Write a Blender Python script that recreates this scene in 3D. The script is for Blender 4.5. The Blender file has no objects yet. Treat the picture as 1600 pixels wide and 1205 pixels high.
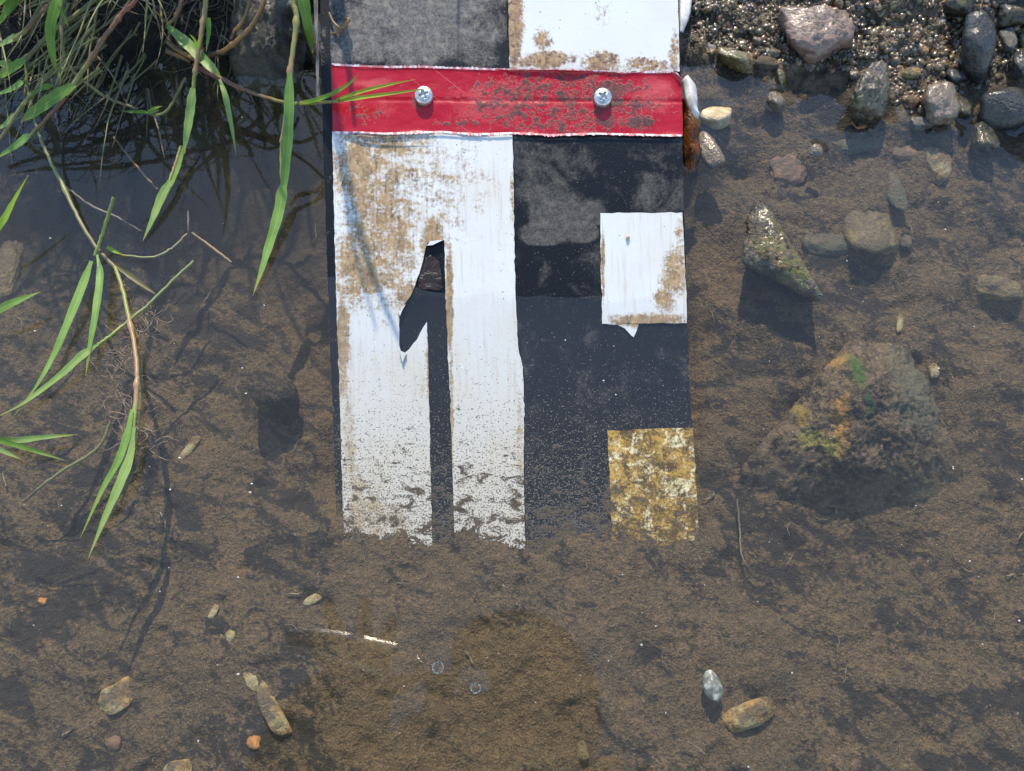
import bpy, bmesh, math, random
import numpy as np
from mathutils import Vector, Matrix, kdtree

R = math.radians
rng = random.Random(7)
nrng = np.random.default_rng(7)
scene = bpy.context.scene
COL = scene.collection

# ------------------------------------------------------------------ camera
TILT = R(24.0); CAM_H = 0.366; FPX = 1300.0
cs, sn = math.cos(TILT), math.sin(TILT)
cam_d = bpy.data.cameras.new('camera'); cam = bpy.data.objects.new('camera', cam_d); COL.objects.link(cam)
cam.location = (0, 0, CAM_H); cam.rotation_euler = (TILT, 0, 0)
cam_d.sensor_width = 36.0; cam_d.lens = 36.0 * FPX / 1600.0
cam_d.clip_start = 0.01; cam_d.clip_end = 500
cam_d.dof.use_dof = True; cam_d.dof.focus_distance = 0.425; cam_d.dof.aperture_fstop = 10
scene.camera = cam

# ------------------------------------------------------------------ light
SUN_EL, SUN_AZ = 48.0, 4.0          # degrees; azimuth measured from +Y towards -X
world = bpy.data.worlds.new('World'); scene.world = world; world.use_nodes = True
wn = world.node_tree; bg = wn.nodes['Background']
sky = wn.nodes.new('ShaderNodeTexSky'); sky.sky_type = 'NISHITA'; sky.sun_disc = False
sky.sun_elevation = R(SUN_EL); sky.sun_rotation = R(-SUN_AZ); sky.air_density = 1.3; sky.dust_density = 0.2; sky.ozone_density = 2.5
wn.links.new(sky.outputs[0], bg.inputs[0]); bg.inputs[1].default_value = 0.15
sun_d = bpy.data.lights.new('sun', 'SUN'); sun = bpy.data.objects.new('sun', sun_d); COL.objects.link(sun)
sun_d.energy = 2.65; sun_d.angle = R(0.53); sun_d.color = (1.0, 0.88, 0.67)
SUNV = Vector((-math.sin(R(SUN_AZ)) * math.cos(R(SUN_EL)), math.cos(R(SUN_AZ)) * math.cos(R(SUN_EL)), math.sin(R(SUN_EL))))
sun.rotation_euler = (-SUNV).to_track_quat('-Z', 'Y').to_euler(); sun.location = SUNV * 3
vs = scene.view_settings
vs.view_transform = 'Standard'; vs.look = 'None'; vs.gamma = 1.0; vs.use_curve_mapping = False; vs.exposure = 1.28
scene.cycles.use_denoising = True; scene.cycles.sample_clamp_indirect = 0.0; scene.cycles.max_bounces = 5; scene.cycles.diffuse_bounces = 2; scene.cycles.volume_bounces = 0; scene.cycles.glossy_bounces = 3; scene.cycles.transparent_max_bounces = 12

# ------------------------------------------------------------------ geometry helpers
def ray(px, py):
    a = (px - 800.0) / FPX; b = (602.5 - py) / FPX
    return np.array([a, sn + b * cs, -cs + b * sn])
CAMP = np.array([0, 0, CAM_H])
def P(px, py, z=0.0):
    """place on the level z that stands at this spot of the photograph"""
    d = ray(px, py); t = (z - CAM_H) / d[2]
    return CAMP + d * t
def pxm(px, py, z=0.0):
    """metres per photo pixel at that place"""
    d = ray(px, py); return ((z - CAM_H) / d[2]) / FPX

BSL = R(22.3)                                        # slope of the gauge board
BN = np.array([0, -math.sin(BSL), math.cos(BSL)])
BP0 = P(800, 465, 0.0)
def B(px, py, off=0.0):
    """place on the board's face, off = metres in front of it"""
    d = ray(px, py); t = np.dot(BP0 + BN * off - CAMP, BN) / np.dot(d, BN)
    return CAMP + d * t

_perm = np.random.default_rng(11).permutation(256).astype(np.int64)
_perm = np.concatenate([_perm, _perm, _perm])
_g3 = np.random.default_rng(5).normal(size=(256, 3)); _g3 /= np.linalg.norm(_g3, axis=1)[:, None]
def pnoise(p):
    p = np.asarray(p, dtype=float)
    i = np.floor(p).astype(np.int64); f = p - i; u = f * f * f * (f * (f * 6 - 15) + 10)
    i &= 255
    out = 0
    for dx in (0, 1):
        for dy in (0, 1):
            for dz in (0, 1):
                h = _perm[_perm[_perm[i[:, 0] + dx] + i[:, 1] + dy] + i[:, 2] + dz]
                g = _g3[h]
                dot = g[:, 0] * (f[:, 0] - dx) + g[:, 1] * (f[:, 1] - dy) + g[:, 2] * (f[:, 2] - dz)
                w = (u[:, 0] if dx else 1 - u[:, 0]) * (u[:, 1] if dy else 1 - u[:, 1]) * (u[:, 2] if dz else 1 - u[:, 2])
                out = out + w * dot
    return out * 1.5
def fbm(p, oct=4, lac=2.1, gain=0.5):
    p = np.asarray(p, dtype=float); s = 0; a = 1.0
    for k in range(oct):
        s = s + a * pnoise(p + 17.3 * k); p = p * lac; a *= gain
    return s
def xyn(x, y, scale, seed, oct=4, gain=0.5):
    return fbm(np.stack([x * scale, y * scale, np.full_like(x, seed * 3.7)], 1), oct, gain=gain)

def link(o): COL.objects.link(o); return o
def root_loc(o):
    v = Vector((0, 0, 0))
    while o is not None:
        v = v + o.location; o = o.parent
    return np.array(v)
def mk(name, V, F, mat, parent=None, uv=None, smooth=True, base=None, col=None):
    """one mesh object from world-space vertices; F is an (n,k) array or a list of index lists"""
    V = np.asarray(V, dtype=float)
    if parent is not None: base = root_loc(parent)
    elif base is None: base = np.array([V[:, 0].mean(), V[:, 1].mean(), V[:, 2].min()])
    me = bpy.data.meshes.new(name)
    L = (V - np.asarray(base))
    if isinstance(F, np.ndarray):
        n, k = F.shape
        me.vertices.add(len(L)); me.vertices.foreach_set('co', L.astype(np.float32).ravel())
        me.loops.add(n * k); me.loops.foreach_set('vertex_index', F.astype(np.int32).ravel())
        me.polygons.add(n); me.polygons.foreach_set('loop_start', (np.arange(n) * k).astype(np.int32))
        try: me.polygons.foreach_set('loop_total', np.full(n, k, dtype=np.int32))
        except Exception: pass
    else:
        me.from_pydata([tuple(v) for v in L], [], [tuple(int(i) for i in f) for f in F])
    me.update(calc_edges=True); me.validate()
    if uv is not None:
        lay = me.uv_layers.new(name='map'); uv = np.asarray(uv, dtype=np.float32)
        idx = np.empty(len(me.loops), dtype=np.int32); me.loops.foreach_get('vertex_index', idx)
        lay.data.foreach_set('uv', uv[idx].ravel())
    if col is not None:
        at = me.attributes.new('tone', 'FLOAT_COLOR', 'POINT')
        at.data.foreach_set('color', np.asarray(col, dtype=np.float32).ravel())
    me.polygons.foreach_set('use_smooth', [bool(smooth)] * len(me.polygons))
    if mat is not None: me.materials.append(mat)
    o = link(bpy.data.objects.new(name, me))
    if parent is not None: o.parent = parent; o.location = (0, 0, 0)
    else: o.location = base
    return o
def tag(o, label=None, cat=None, group=None, kind=None):
    if label: o['label'] = label
    if cat: o['category'] = cat
    if group: o['group'] = group
    if kind: o['kind'] = kind
    return o
def empty(name, loc, label, cat, group=None):
    o = link(bpy.data.objects.new(name, None)); o.location = tuple(loc); o.empty_display_size = 0.02
    return tag(o, label, cat, group)

def spline(pts, n):
    """Catmull-Rom through pts, n samples"""
    p = np.asarray(pts, dtype=float)
    if len(p) == 2:
        t = np.linspace(0, 1, n)[:, None]; return p[0] * (1 - t) + p[1] * t
    q = np.vstack([2 * p[0] - p[1], p, 2 * p[-1] - p[-2]])
    m = len(p) - 1; out = []
    for s in np.linspace(0, m, n):
        k = min(int(s), m - 1); t = s - k
        a, b, c, d = q[k], q[k + 1], q[k + 2], q[k + 3]
        out.append(0.5 * (2 * b + (c - a) * t + (2 * a - 5 * b + 4 * c - d) * t * t + (3 * b - a - 3 * c + d) * t ** 3))
    return np.array(out)
def frames(C):
    T = np.gradient(C, axis=0); T /= (np.linalg.norm(T, axis=1)[:, None] + 1e-12); return T
def tube(C, r, sides=7):
    C = np.asarray(C); n = len(C); r = np.broadcast_to(np.asarray(r, dtype=float), (n,))
    T = frames(C); up = np.array([0.13, -0.35, 0.93])
    S = np.cross(T, up); S /= (np.linalg.norm(S, axis=1)[:, None] + 1e-9); U = np.cross(S, T)
    a = np.arange(sides) * 2 * math.pi / sides
    V = (C[:, None, :] + r[:, None, None] * (np.cos(a)[None, :, None] * S[:, None, :] + np.sin(a)[None, :, None] * U[:, None, :])).reshape(-1, 3)
    i = np.arange(n - 1)[:, None] * sides; j = np.arange(sides)[None, :]; k = (j + 1) % sides
    F = np.stack([i + j, i + k, i + k + sides, i + j + sides], 2).reshape(-1, 4)
    uv = np.stack(np.broadcast_arrays(np.linspace(0, 1, n)[:, None], (np.arange(sides) / sides)[None, :]), 2).reshape(-1, 2)
    return V, F, uv
def ribbon(C, W, fold=0.25, roll=0.0, up=(0, -0.4, 0.92)):
    """a blade: half widths W along the centre line C, folded along its midrib"""
    C = np.asarray(C); n = len(C); T = frames(C)
    S = np.cross(T, np.array(up)); S /= (np.linalg.norm(S, axis=1)[:, None] + 1e-9); U = np.cross(S, T)
    ro = np.broadcast_to(np.asarray(roll, dtype=float), (n,))
    S2 = S * np.cos(ro)[:, None] + U * np.sin(ro)[:, None]; U2 = -S * np.sin(ro)[:, None] + U * np.cos(ro)[:, None]
    a = np.array([-1, -0.55, 0, 0.55, 1.0]); h = np.array([1, 0.5, 0, 0.5, 1.0]) * fold
    V = (C[:, None, :] + W[:, None, None] * (a[None, :, None] * S2[:, None, :] + h[None, :, None] * U2[:, None, :])).reshape(-1, 3)
    i = np.arange(n - 1)[:, None] * 5; j = np.arange(4)[None, :]
    F = np.stack([i + j, i + j + 1, i + j + 6, i + j + 5], 2).reshape(-1, 4)
    uv = np.stack(np.broadcast_arrays(np.linspace(0, 1, n)[:, None], (a * 0.5 + 0.5)[None, :]), 2).reshape(-1, 2)
    return V, F, uv
def join(parts):
    V, F, U, o = [], [], [], 0
    for v, f, u in parts:
        V.append(v); F.append(f + o); U.append(u); o += len(v)
    return np.vstack(V), np.vstack(F), np.vstack(U)

RING = []                      # places where something breaks the water surface
def note_ring(V, tol=0.0016):
    V = np.asarray(V); m = np.abs(V[:, 2]) < tol
    if m.any(): RING.append(V[m])

# ------------------------------------------------------------------ material helpers
class M:
    def __init__(s, name, rough=0.5, spec=0.5):
        s.m = bpy.data.materials.new(name); s.m.use_nodes = True; s.t = s.m.node_tree
        s.b = s.t.nodes['Principled BSDF']; s.out = s.t.nodes['Material Output']
        s.b.inputs['Roughness'].default_value = rough; s.b.inputs['Specular IOR Level'].default_value = spec
    def n(s, typ, **kw):
        x = s.t.nodes.new('ShaderNode' + typ)
        for k, v in kw.items(): setattr(x, k, v)
        return x
    def put(s, sock, v):
        if isinstance(v, bpy.types.NodeSocket): s.t.links.new(v, sock)
        elif isinstance(v, (tuple, list)) and len(v) == 3 and sock.type == 'RGBA': sock.default_value = (*v, 1)
        else: sock.default_value = v
    def math(s, op, a, b=0.5, c=None, clamp=False):
        x = s.n('Math', operation=op, use_clamp=clamp); s.put(x.inputs[0], a); s.put(x.inputs[1], b)
        if c is not None: s.put(x.inputs[2], c)
        return x.outputs[0]
    def add(s, a, b): return s.math('ADD', a, b)
    def mul(s, a, b): return s.math('MULTIPLY', a, b)
    def sub(s, a, b): return s.math('SUBTRACT', a, b)
    def mix(s, f, a, b):
        x = s.n('Mix', data_type='RGBA'); s.put(x.inputs[0], f); s.put(x.inputs[6], a); s.put(x.inputs[7], b); return x.outputs[2]
    def step(s, v, lo, hi, a=0.0, b=1.0):
        x = s.n('MapRange', interpolation_type='SMOOTHSTEP'); s.put(x.inputs[0], v)
        for k, q in enumerate((lo, hi, a, b)): s.put(x.inputs[k + 1], q)
        return x.outputs[0]
    def noise(s, vec, scale, detail=4.0, rough=0.55, dist=0.0, seed=0.0):
        x = s.n('TexNoise'); s.put(x.inputs['Vector'], s.shift(vec, seed) if seed else vec); x.inputs['Scale'].default_value = scale
        x.inputs['Detail'].default_value = detail; x.inputs['Roughness'].default_value = rough; x.inputs['Distortion'].default_value = dist
        return x.outputs['Fac']
    def shift(s, vec, d):
        x = s.n('VectorMath', operation='ADD'); s.put(x.inputs[0], vec); x.inputs[1].default_value = (d * 1.7, d * 0.9, d * 2.3); return x.outputs[0]
    def scalev(s, vec, sc, rot=(0, 0, 0)):
        if any(rot):
            r = s.n('Mapping'); s.put(r.inputs[0], vec); r.inputs['Rotation'].default_value = rot; vec = r.outputs[0]
        x = s.n('Mapping'); s.put(x.inputs[0], vec); x.inputs['Scale'].default_value = sc; return x.outputs[0]
    def voro(s, vec, scale, feature='F1', out='Distance', rnd=1.0):
        x = s.n('TexVoronoi', feature=feature); s.put(x.inputs['Vector'], vec); x.inputs['Scale'].default_value = scale
        x.inputs['Randomness'].default_value = rnd; return x.outputs[out]
    def uv(s): return s.n('UVMap', uv_map='map').outputs[0]
    def obj(s): return s.n('TexCoord').outputs['Object']
    def pos(s): return s.n('NewGeometry').outputs['Position']
    def xyz(s, vec):
        x = s.n('SeparateXYZ'); s.put(x.inputs[0], vec); return x.outputs
    def blob(s, vec, cx, cy, rx, ry, soft=1.0):
        """1 in the middle of an ellipse (photo pixels / 1000), 0 outside"""
        a = s.n('VectorMath', operation='SUBTRACT'); s.put(a.inputs[0], vec); a.inputs[1].default_value = (cx / 1000, cy / 1000, 0)
        b = s.n('VectorMath', operation='MULTIPLY'); s.put(b.inputs[0], a.outputs[0]); b.inputs[1].default_value = (1000 / rx, 1000 / ry, 0)
        c = s.n('VectorMath', operation='LENGTH'); s.put(c.inputs[0], b.outputs[0])
        return s.step(c.outputs['Value'], 1.0, 1.0 - soft, 0, 1)
    def bump(s, h, strength=0.3, dist=0.001, chain=None):
        x = s.n('Bump'); s.put(x.inputs['Height'], h); x.inputs['Strength'].default_value = strength; x.inputs['Distance'].default_value = dist
        if chain is not None: s.put(x.inputs['Normal'], chain)
        return x.outputs[0]
    def done(s, col=None, rough=None, nor=None, spec=None):
        if col is not None: s.put(s.b.inputs['Base Color'], col)
        if rough is not None: s.put(s.b.inputs['Roughness'], rough)
        if nor is not None: s.put(s.b.inputs['Normal'], nor)
        if spec is not None: s.put(s.b.inputs['Specular IOR Level'], spec)
        return s.m

SILT = (0.104, 0.072, 0.038); SILT_D = (0.013, 0.0125, 0.0125)

def silt_cover(m, uv, col, start=430.0, full=838.0, grains=None, film=(0.56, 0.48, 0.34)):
    """silt that settled on the sunken part of the board: fine grains first, then drifts"""
    y = m.xyz(uv)[1]
    ramp = m.step(y, start / 1000, full / 1000)
    grain = m.add(m.mul(m.noise(uv, 400, 0.0), 0.5), m.mul(m.noise(uv, 150, 3.0, 0.7, 0, 6), 0.5))
    drift = m.noise(m.scalev(uv, (1, 1.7, 1)), 38, 5.0, 0.66, 0.6)
    tongue = m.noise(m.scalev(uv, (1, 0.3, 1)), 17, 3.0, 0.6, 0.0, 4.0)
    if film: col = m.mix(m.mul(m.step(y, 0.46, 0.80), 0.5), col, film)
    thr = m.sub(0.655, m.mul(ramp, 0.15))
    g = m.mul(m.step(grain, thr, m.add(thr, 0.09)), 0.8)
    dthr = m.add(m.sub(0.81, m.mul(ramp, 0.34)), m.mul(m.sub(tongue, 0.5), -0.30))
    d = m.step(m.add(drift, m.mul(m.sub(grain, 0.5), 0.35)), dthr, m.add(dthr, 0.13))
    y2 = m.step(m.add(y, m.add(m.mul(m.sub(tongue, 0.5), 0.16), m.mul(m.sub(drift, 0.5), 0.12))), 0.800, 0.880)
    g2 = m.step(m.add(m.mul(grain, 0.55), m.mul(drift, 0.45)), m.sub(0.70, m.mul(y2, 0.42)), m.sub(0.78, m.mul(y2, 0.42)))
    d = m.math('MAXIMUM', d, g2)
    f = m.math('MAXIMUM', g, d)
    sc = m.mix(m.step(m.noise(uv, 190, 4, 0.75), 0.36, 0.62), (0.038, 0.028, 0.017), (0.125, 0.088, 0.048))
    if grains: sc = m.mix(d, grains, sc)
    return m.mix(f, col, sc), f

# ------------------------------------------------------------------ river bed and bank (one ground sheet)
CP = [(-200, 1300, -.050), (200, 1250, -.050), (800, 1250, -.050), (1400, 1250, -.050), (1800, 1300, -.048),
      (0, 900, -.050), (300, 850, -.048), (450, 900, -.046), (460, 1000, -.046), (700, 905, -.0445), (820, 905, -.0445), (960, 900, -.0445), (1150, 900, -.045),
      (560, 850, -.0462), (800, 840, -.0462), (1050, 850, -.0462), (540, 950, -.045), (1080, 950, -.045),
      (1400, 950, -.047), (1600, 900, -.045), (1800, 900, -.044), (600, 720, -.062), (800, 700, -.064), (1000, 720, -.062),
      (600, 550, -.064), (800, 550, -.066), (1000, 550, -.064), (600, 350, -.055), (1000, 350, -.055), (800, 300, -.055), (800, 100, -.03), (800, -60, 0.0),
      (0, 650, -.052), (250, 600, -.052), (450, 650, -.050), (480, 450, -.052), (300, 400, -.056), (100, 400, -.058), (-150, 500, -.055),
      (450, 250, -.048), (250, 260, -.042), (50, 260, -.040), (-150, 260, -.035), (430, 150, -.02), (250, 150, -.016), (100, 150, -.014), (0, 130, -.006),
      (450, 60, 0.0), (300, 60, .002), (150, 60, .006), (0, 40, .016), (-150, 60, .022), (400, -80, .03), (150, -80, .04), (-100, -80, .05),
      (1140, 700, -.040), (1160, 560, -.036), (1150, 450, -.030), (1140, 300, -.022), (1120, 200, -.012), (1110, 130, -.003), (1100, 60, .006), (1110, 0, .012), (1120, -80, .03),
      (1300, 700, -.042), (1350, 500, -.030), (1215, 470, -.021), (1275, 520, -.024), (1220, 520, -.026), (1250, 300, -.018), (1260, 210, -.008), (1230, 145, -.003), (1240, 100, .004), (1260, 30, .014), (1290, -80, .032),
      (1500, 700, -.042), (1560, 550, -.034), (1450, 380, -.022), (1400, 250, -.011), (1420, 190, -.004), (1420, 140, .003), (1420, 60, .013), (1430, -60, .03),
      (1700, 650, -.040), (1620, 400, -.024), (1540, 300, -.015), (1540, 230, -.012), (1520, 150, .000), (1560, 80, .006), (1560, 0, .016), (1600, -80, .034), (1750, 200, -.004), (1750, 0, .02)]
CPW = np.array([P(a, b, c) for a, b, c in CP])
BY0 = B(800, 825)[1]
def bed_z(x, y, fine=True):
    x = np.asarray(x, dtype=float); y = np.asarray(y, dtype=float)
    z = np.empty_like(x)
    for s in range(0, len(x), 60000):
        xx, yy = x[s:s + 60000], y[s:s + 60000]
        d2 = (xx[:, None] - CPW[None, :, 0]) ** 2 + (yy[:, None] - CPW[None, :, 1]) ** 2
        w = 1.0 / (d2 + 0.0002) ** 2.2
        z[s:s + 60000] = (w * CPW[None, :, 2]).sum(1) / w.sum(1)
    far = np.clip((y - 0.50) / 0.5, 0, 1); z = z + far * 0.10 + np.clip((y - 1.0) / 6, 0, 1) * 0.4
    side = np.clip((np.abs(x) - 0.42) / 1.5, 0, 1)
    z = z + xyn(x, y, 26, 1, 3) * 0.0032 * (1 - 0.4 * side)
    foot = np.exp(-((y - BY0) / 0.022) ** 2) * np.clip((0.13 - np.abs(x)) / 0.03, 0, 1)
    z = z + foot * (0.0042 * xyn(x, y * 0.5, 34, 6, 3) + 0.0010)
    if fine:
        land = np.clip((z + 0.004) / 0.012, 0, 1)
        z = z + xyn(x, y, 85, 2, 4, 0.55) * (0.0011 + 0.0026 * land)
        pit = np.clip(xyn(x * 0.8 + y * 0.5, y - x * 0.3, 60, 9, 3) - 0.28, 0, 1)
        z = z - pit * 0.0055 * (1 - land)
        z = z + xyn(x, y, 330, 3, 2) * 0.00075
    return z
def grow(lo, hi, step, end, ratio=1.22):
    a = list(np.arange(lo, hi + step * 0.5, step)); s = step; v = a[-1]; up = []
    while v < end: s *= ratio; v += s; up.append(v)
    s = step; v = lo; dn = []
    while v > -end: s *= ratio; v -= s; dn.append(v)
    return np.array(dn[::-1] + a + up)
def sheet(xs, ys):
    X, Y = np.meshgrid(xs, ys); nx, ny = len(xs), len(ys)
    i = np.arange(ny - 1)[:, None] * nx; j = np.arange(nx - 1)[None, :]
    F = np.stack([i + j, i + j + 1, i + j + nx + 1, i + j + nx], 2).reshape(-1, 4)
    return X.ravel(), Y.ravel(), F

def bed_material():
    m = M('silt', 0.85, 0.3)
    p = m.pos(); z = m.xyz(p)[2]; y = m.xyz(p)[1]
    flow = m.scalev(p, (1.0, 2.0, 1.0), (0, 0, R(28)))
    big = m.noise(p, 16, 3, 0.5, 0.4)
    mot = m.noise(flow, 42, 6, 0.70, 0.7)
    fine = m.noise(p, 420, 3, 0.7)
    grain = m.noise(p, 1500, 2, 0.6)
    v = m.add(m.add(mot, m.mul(m.sub(fine, 0.5), 0.34)), m.mul(m.sub(big, 0.5), 0.45))
    calm = m.n('VectorMath', operation='DISTANCE'); m.put(calm.inputs[0], p); calm.inputs[1].default_value = tuple(P(800, 930, -0.045))
    v = m.add(v, m.mul(m.step(calm.outputs['Value'], 0.13, 0.05), 0.09))      # freshly settled silt in front of the board lies smooth
    dark = m.step(v, 0.535, 0.415)
    tone = m.mix(m.step(m.noise(p, 34, 5, 0.6, 0.3, 3.0), 0.35, 0.68), SILT, (0.132, 0.086, 0.043))
    tone = m.mix(m.step(fine, 0.40, 0.66), m.mix(0.45, tone, SILT_D), tone)
    tone = m.mix(m.step(grain, 0.60, 0.74), tone, (0.225, 0.170, 0.105))
    tone = m.mix(m.step(grain, 0.44, 0.32), tone, SILT_D)
    col = m.mix(m.mul(dark, 0.92), tone, SILT_D)
    land = m.step(z, -0.004, 0.006)
    mud = m.mix(m.step(m.noise(p, 120, 6, 0.65), 0.35, 0.65), (0.034, 0.026, 0.018), (0.150, 0.110, 0.070))
    col = m.mix(land, col, mud)
    x = m.xyz(p)[0]
    soil = m.mul(m.step(x, -0.085, -0.10), m.math('MAXIMUM', m.step(z, -0.030, -0.008), m.mul(m.step(m.add(y, m.mul(m.sub(big, 0.5), 0.16)), 0.20, 0.30), 0.88)))       # black root soil of the bank; bed underwater painted dark so sky reflection shows
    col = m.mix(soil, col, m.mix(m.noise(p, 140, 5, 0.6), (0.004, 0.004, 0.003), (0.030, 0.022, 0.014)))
    far = m.step(y, 0.75, 0.95)
    col = m.mix(far, col, m.mix(m.noise(p, 9, 5), (0.05, 0.075, 0.02), (0.09, 0.07, 0.035)))
    rough = m.add(m.mul(land, -0.62), 0.88)
    h = m.add(m.mul(fine, 0.8), m.mul(m.noise(p, 900, 2), 0.5))
    return m.done(col, m.add(rough, m.mul(far, 0.4)), m.bump(h, 1.0, 0.0026))
MAT_SILT = bed_material()
xs = grow(-0.36, 0.36, 0.0013, 60, 1.35); ys = grow(-0.06, 0.52, 0.0013, 60, 1.35)
X, Y, F = sheet(xs, ys)
Z = bed_z(X, Y)
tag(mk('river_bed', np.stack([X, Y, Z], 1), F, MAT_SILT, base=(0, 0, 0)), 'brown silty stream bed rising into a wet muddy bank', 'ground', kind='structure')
def bz(px, py):
    """bed height under a spot of the photograph"""
    z = -0.03
    for _ in range(4):
        q = P(px, py, z); z = float(bed_z(np.array([q[0]]), np.array([q[1]]), False)[0])
    return z


# ------------------------------------------------------------------ the gauge board
def white_material(name, stains, thr=0.62, streak=True, brown=(0.19, 0.105, 0.035), rust=None, silt=True):
    m = M(name, 0.42, 0.45); uv = m.uv()
    mask = None
    for b in stains:
        f = m.mul(m.blob(uv, b[0], b[1], b[2] * 1.35, b[3] * 1.3, 0.9), b[5] if len(b) > 5 else 1.0)
        mask = f if mask is None else m.math('MAXIMUM', mask, f)
    fine = m.noise(uv, 190, 5, 0.7); mid = m.noise(uv, 42, 5, 0.68, 0.4)
    v = m.add(m.mul(mid, 0.55), m.mul(fine, 0.45))
    if streak:
        v = m.add(m.mul(v, 0.74), m.mul(m.noise(m.scalev(uv, (1, 0.06, 1), (0, 0, R(2))), 210, 4, 0.65), 0.17))
        v = m.add(v, m.mul(m.noise(m.scalev(uv, (0.1, 1, 1), (0, 0, R(-4))), 160, 4, 0.65), 0.09))
    f = m.step(m.add(m.mul(m.sub(v, 0.5), 2.2), m.mul(mask, 0.76)), thr - 0.34, thr - 0.02)
    white = m.mix(m.step(m.noise(uv, 11, 3), 0.35, 0.7), (0.60, 0.605, 0.60), (0.58, 0.56, 0.52))
    dust = m.step(m.noise(uv, 330, 2), 0.66, 0.75)
    white = m.mix(m.mul(dust, 0.35), white, (0.42, 0.36, 0.28))
    bc = m.mix(m.step(m.noise(uv, 60, 4, 0.6, 0, 5), 0.35, 0.65), brown, (0.34, 0.21, 0.085))
    bc = m.mix(m.step(m.noise(m.scalev(uv, (1, 0.22, 1), (0, 0, R(3))), 120, 5, 0.7, 0.3, 11), 0.50, 0.66), bc, (0.085, 0.045, 0.014))
    if rust: bc = m.mix(m.step(m.noise(uv, 120, 4, 0.6, 0, 8), 0.50, 0.62), bc, rust)
    col = m.mix(m.mul(f, m.step(fine, 0.30, 0.62, 0.80, 0.97)), white, bc)
    if streak:                                            # faint vertical runs of dirt
        run = m.step(m.noise(m.scalev(uv, (1, 0.05, 1), (0, 0, R(1.5))), 150, 4, 0.7, 0, 13), 0.50, 0.74)
        col = m.mix(m.mul(run, 0.45), col, (0.36, 0.27, 0.16))
    # pale scratches through the stain
    scr = m.noise(m.scalev(uv, (1, 0.012, 1), (0, 0, R(9))), 260, 2, 0.5, 0, 2); scr2 = m.noise(m.scalev(uv, (1, 0.012, 1), (0, 0, R(-17))), 230, 2, 0.5, 0, 6)
    sc = m.math('MAXIMUM', m.step(scr, 0.70, 0.74), m.step(scr2, 0.72, 0.76))
    col = m.mix(m.mul(sc, 0.6), col, (0.60, 0.59, 0.56))
    # pits and crumbs
    pit = m.voro(uv, 95); big = m.noise(uv, 40, 2, 0.5, 0, 9)
    pk = m.mul(m.step(pit, 0.13, 0.07), m.step(big, 0.50, 0.58))
    col = m.mix(pk, col, (0.14, 0.10, 0.07))
    h = m.add(m.mul(m.noise(uv, 130, 4), 0.3), m.mul(f, 0.25))
    rough = m.add(0.38, m.mul(f, 0.4))
    if silt:
        col, sf = silt_cover(m, uv, col); h = m.add(h, m.mul(sf, 0.7))
    return m.done(col, rough, m.bump(h, 0.35, 0.0008))

def black_material(name, grey, base=(0.007, 0.008, 0.010), greycol=(0.135, 0.125, 0.118), silt=True, rough0=0.32, hard=0.06, speck=0.70):
    m = M(name, 0.35, 0.28); uv = m.uv()
    fine = m.noise(uv, 260, 5, 0.75); mid = m.noise(uv, 19, 6, 0.68, 0.45)
    mask = None
    for b in grey:
        f = m.mul(m.blob(uv, *b[:4], b[4] if len(b) > 4 else 1.0), b[5] if len(b) > 5 else 1.0)
        mask = f if mask is None else m.math('MAXIMUM', mask, f)
    if mask is None: mask = 0.0
    v = m.add(m.add(m.mul(m.sub(mid, 0.5), 2.3), m.mul(m.sub(fine, 0.5), 0.5)), m.mul(mask, 0.62))
    f = m.step(v, 0.33 - hard, 0.33 + hard)
    gc = m.mix(m.step(fine, 0.33, 0.66), tuple(c * 0.35 for c in greycol), greycol)
    gc = m.mix(m.step(m.noise(uv, 90, 4, 0.6, 0, 3), 0.4, 0.75), gc, (greycol[0] * 1.5, greycol[1] * 1.4, greycol[2] * 1.25))
    col = m.mix(f, base, gc)
    sp = m.step(m.noise(uv, 310, 2, 0.6, 0, 7), speck, speck + 0.06)
    col = m.mix(sp, col, (0.24, 0.22, 0.20))
    h = m.add(m.mul(fine, 0.6), m.mul(sp, 0.6))
    rough = m.add(rough0, m.mul(f, 0.5))
    if silt:
        col, sf = silt_cover(m, uv, col, 430, 850, (0.17, 0.145, 0.115), None); h = m.add(h, m.mul(sf, 0.6)); rough = m.add(rough, m.mul(sf, 0.4))
    return m.done(col, rough, m.bump(h, 0.45, 0.0008))

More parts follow.
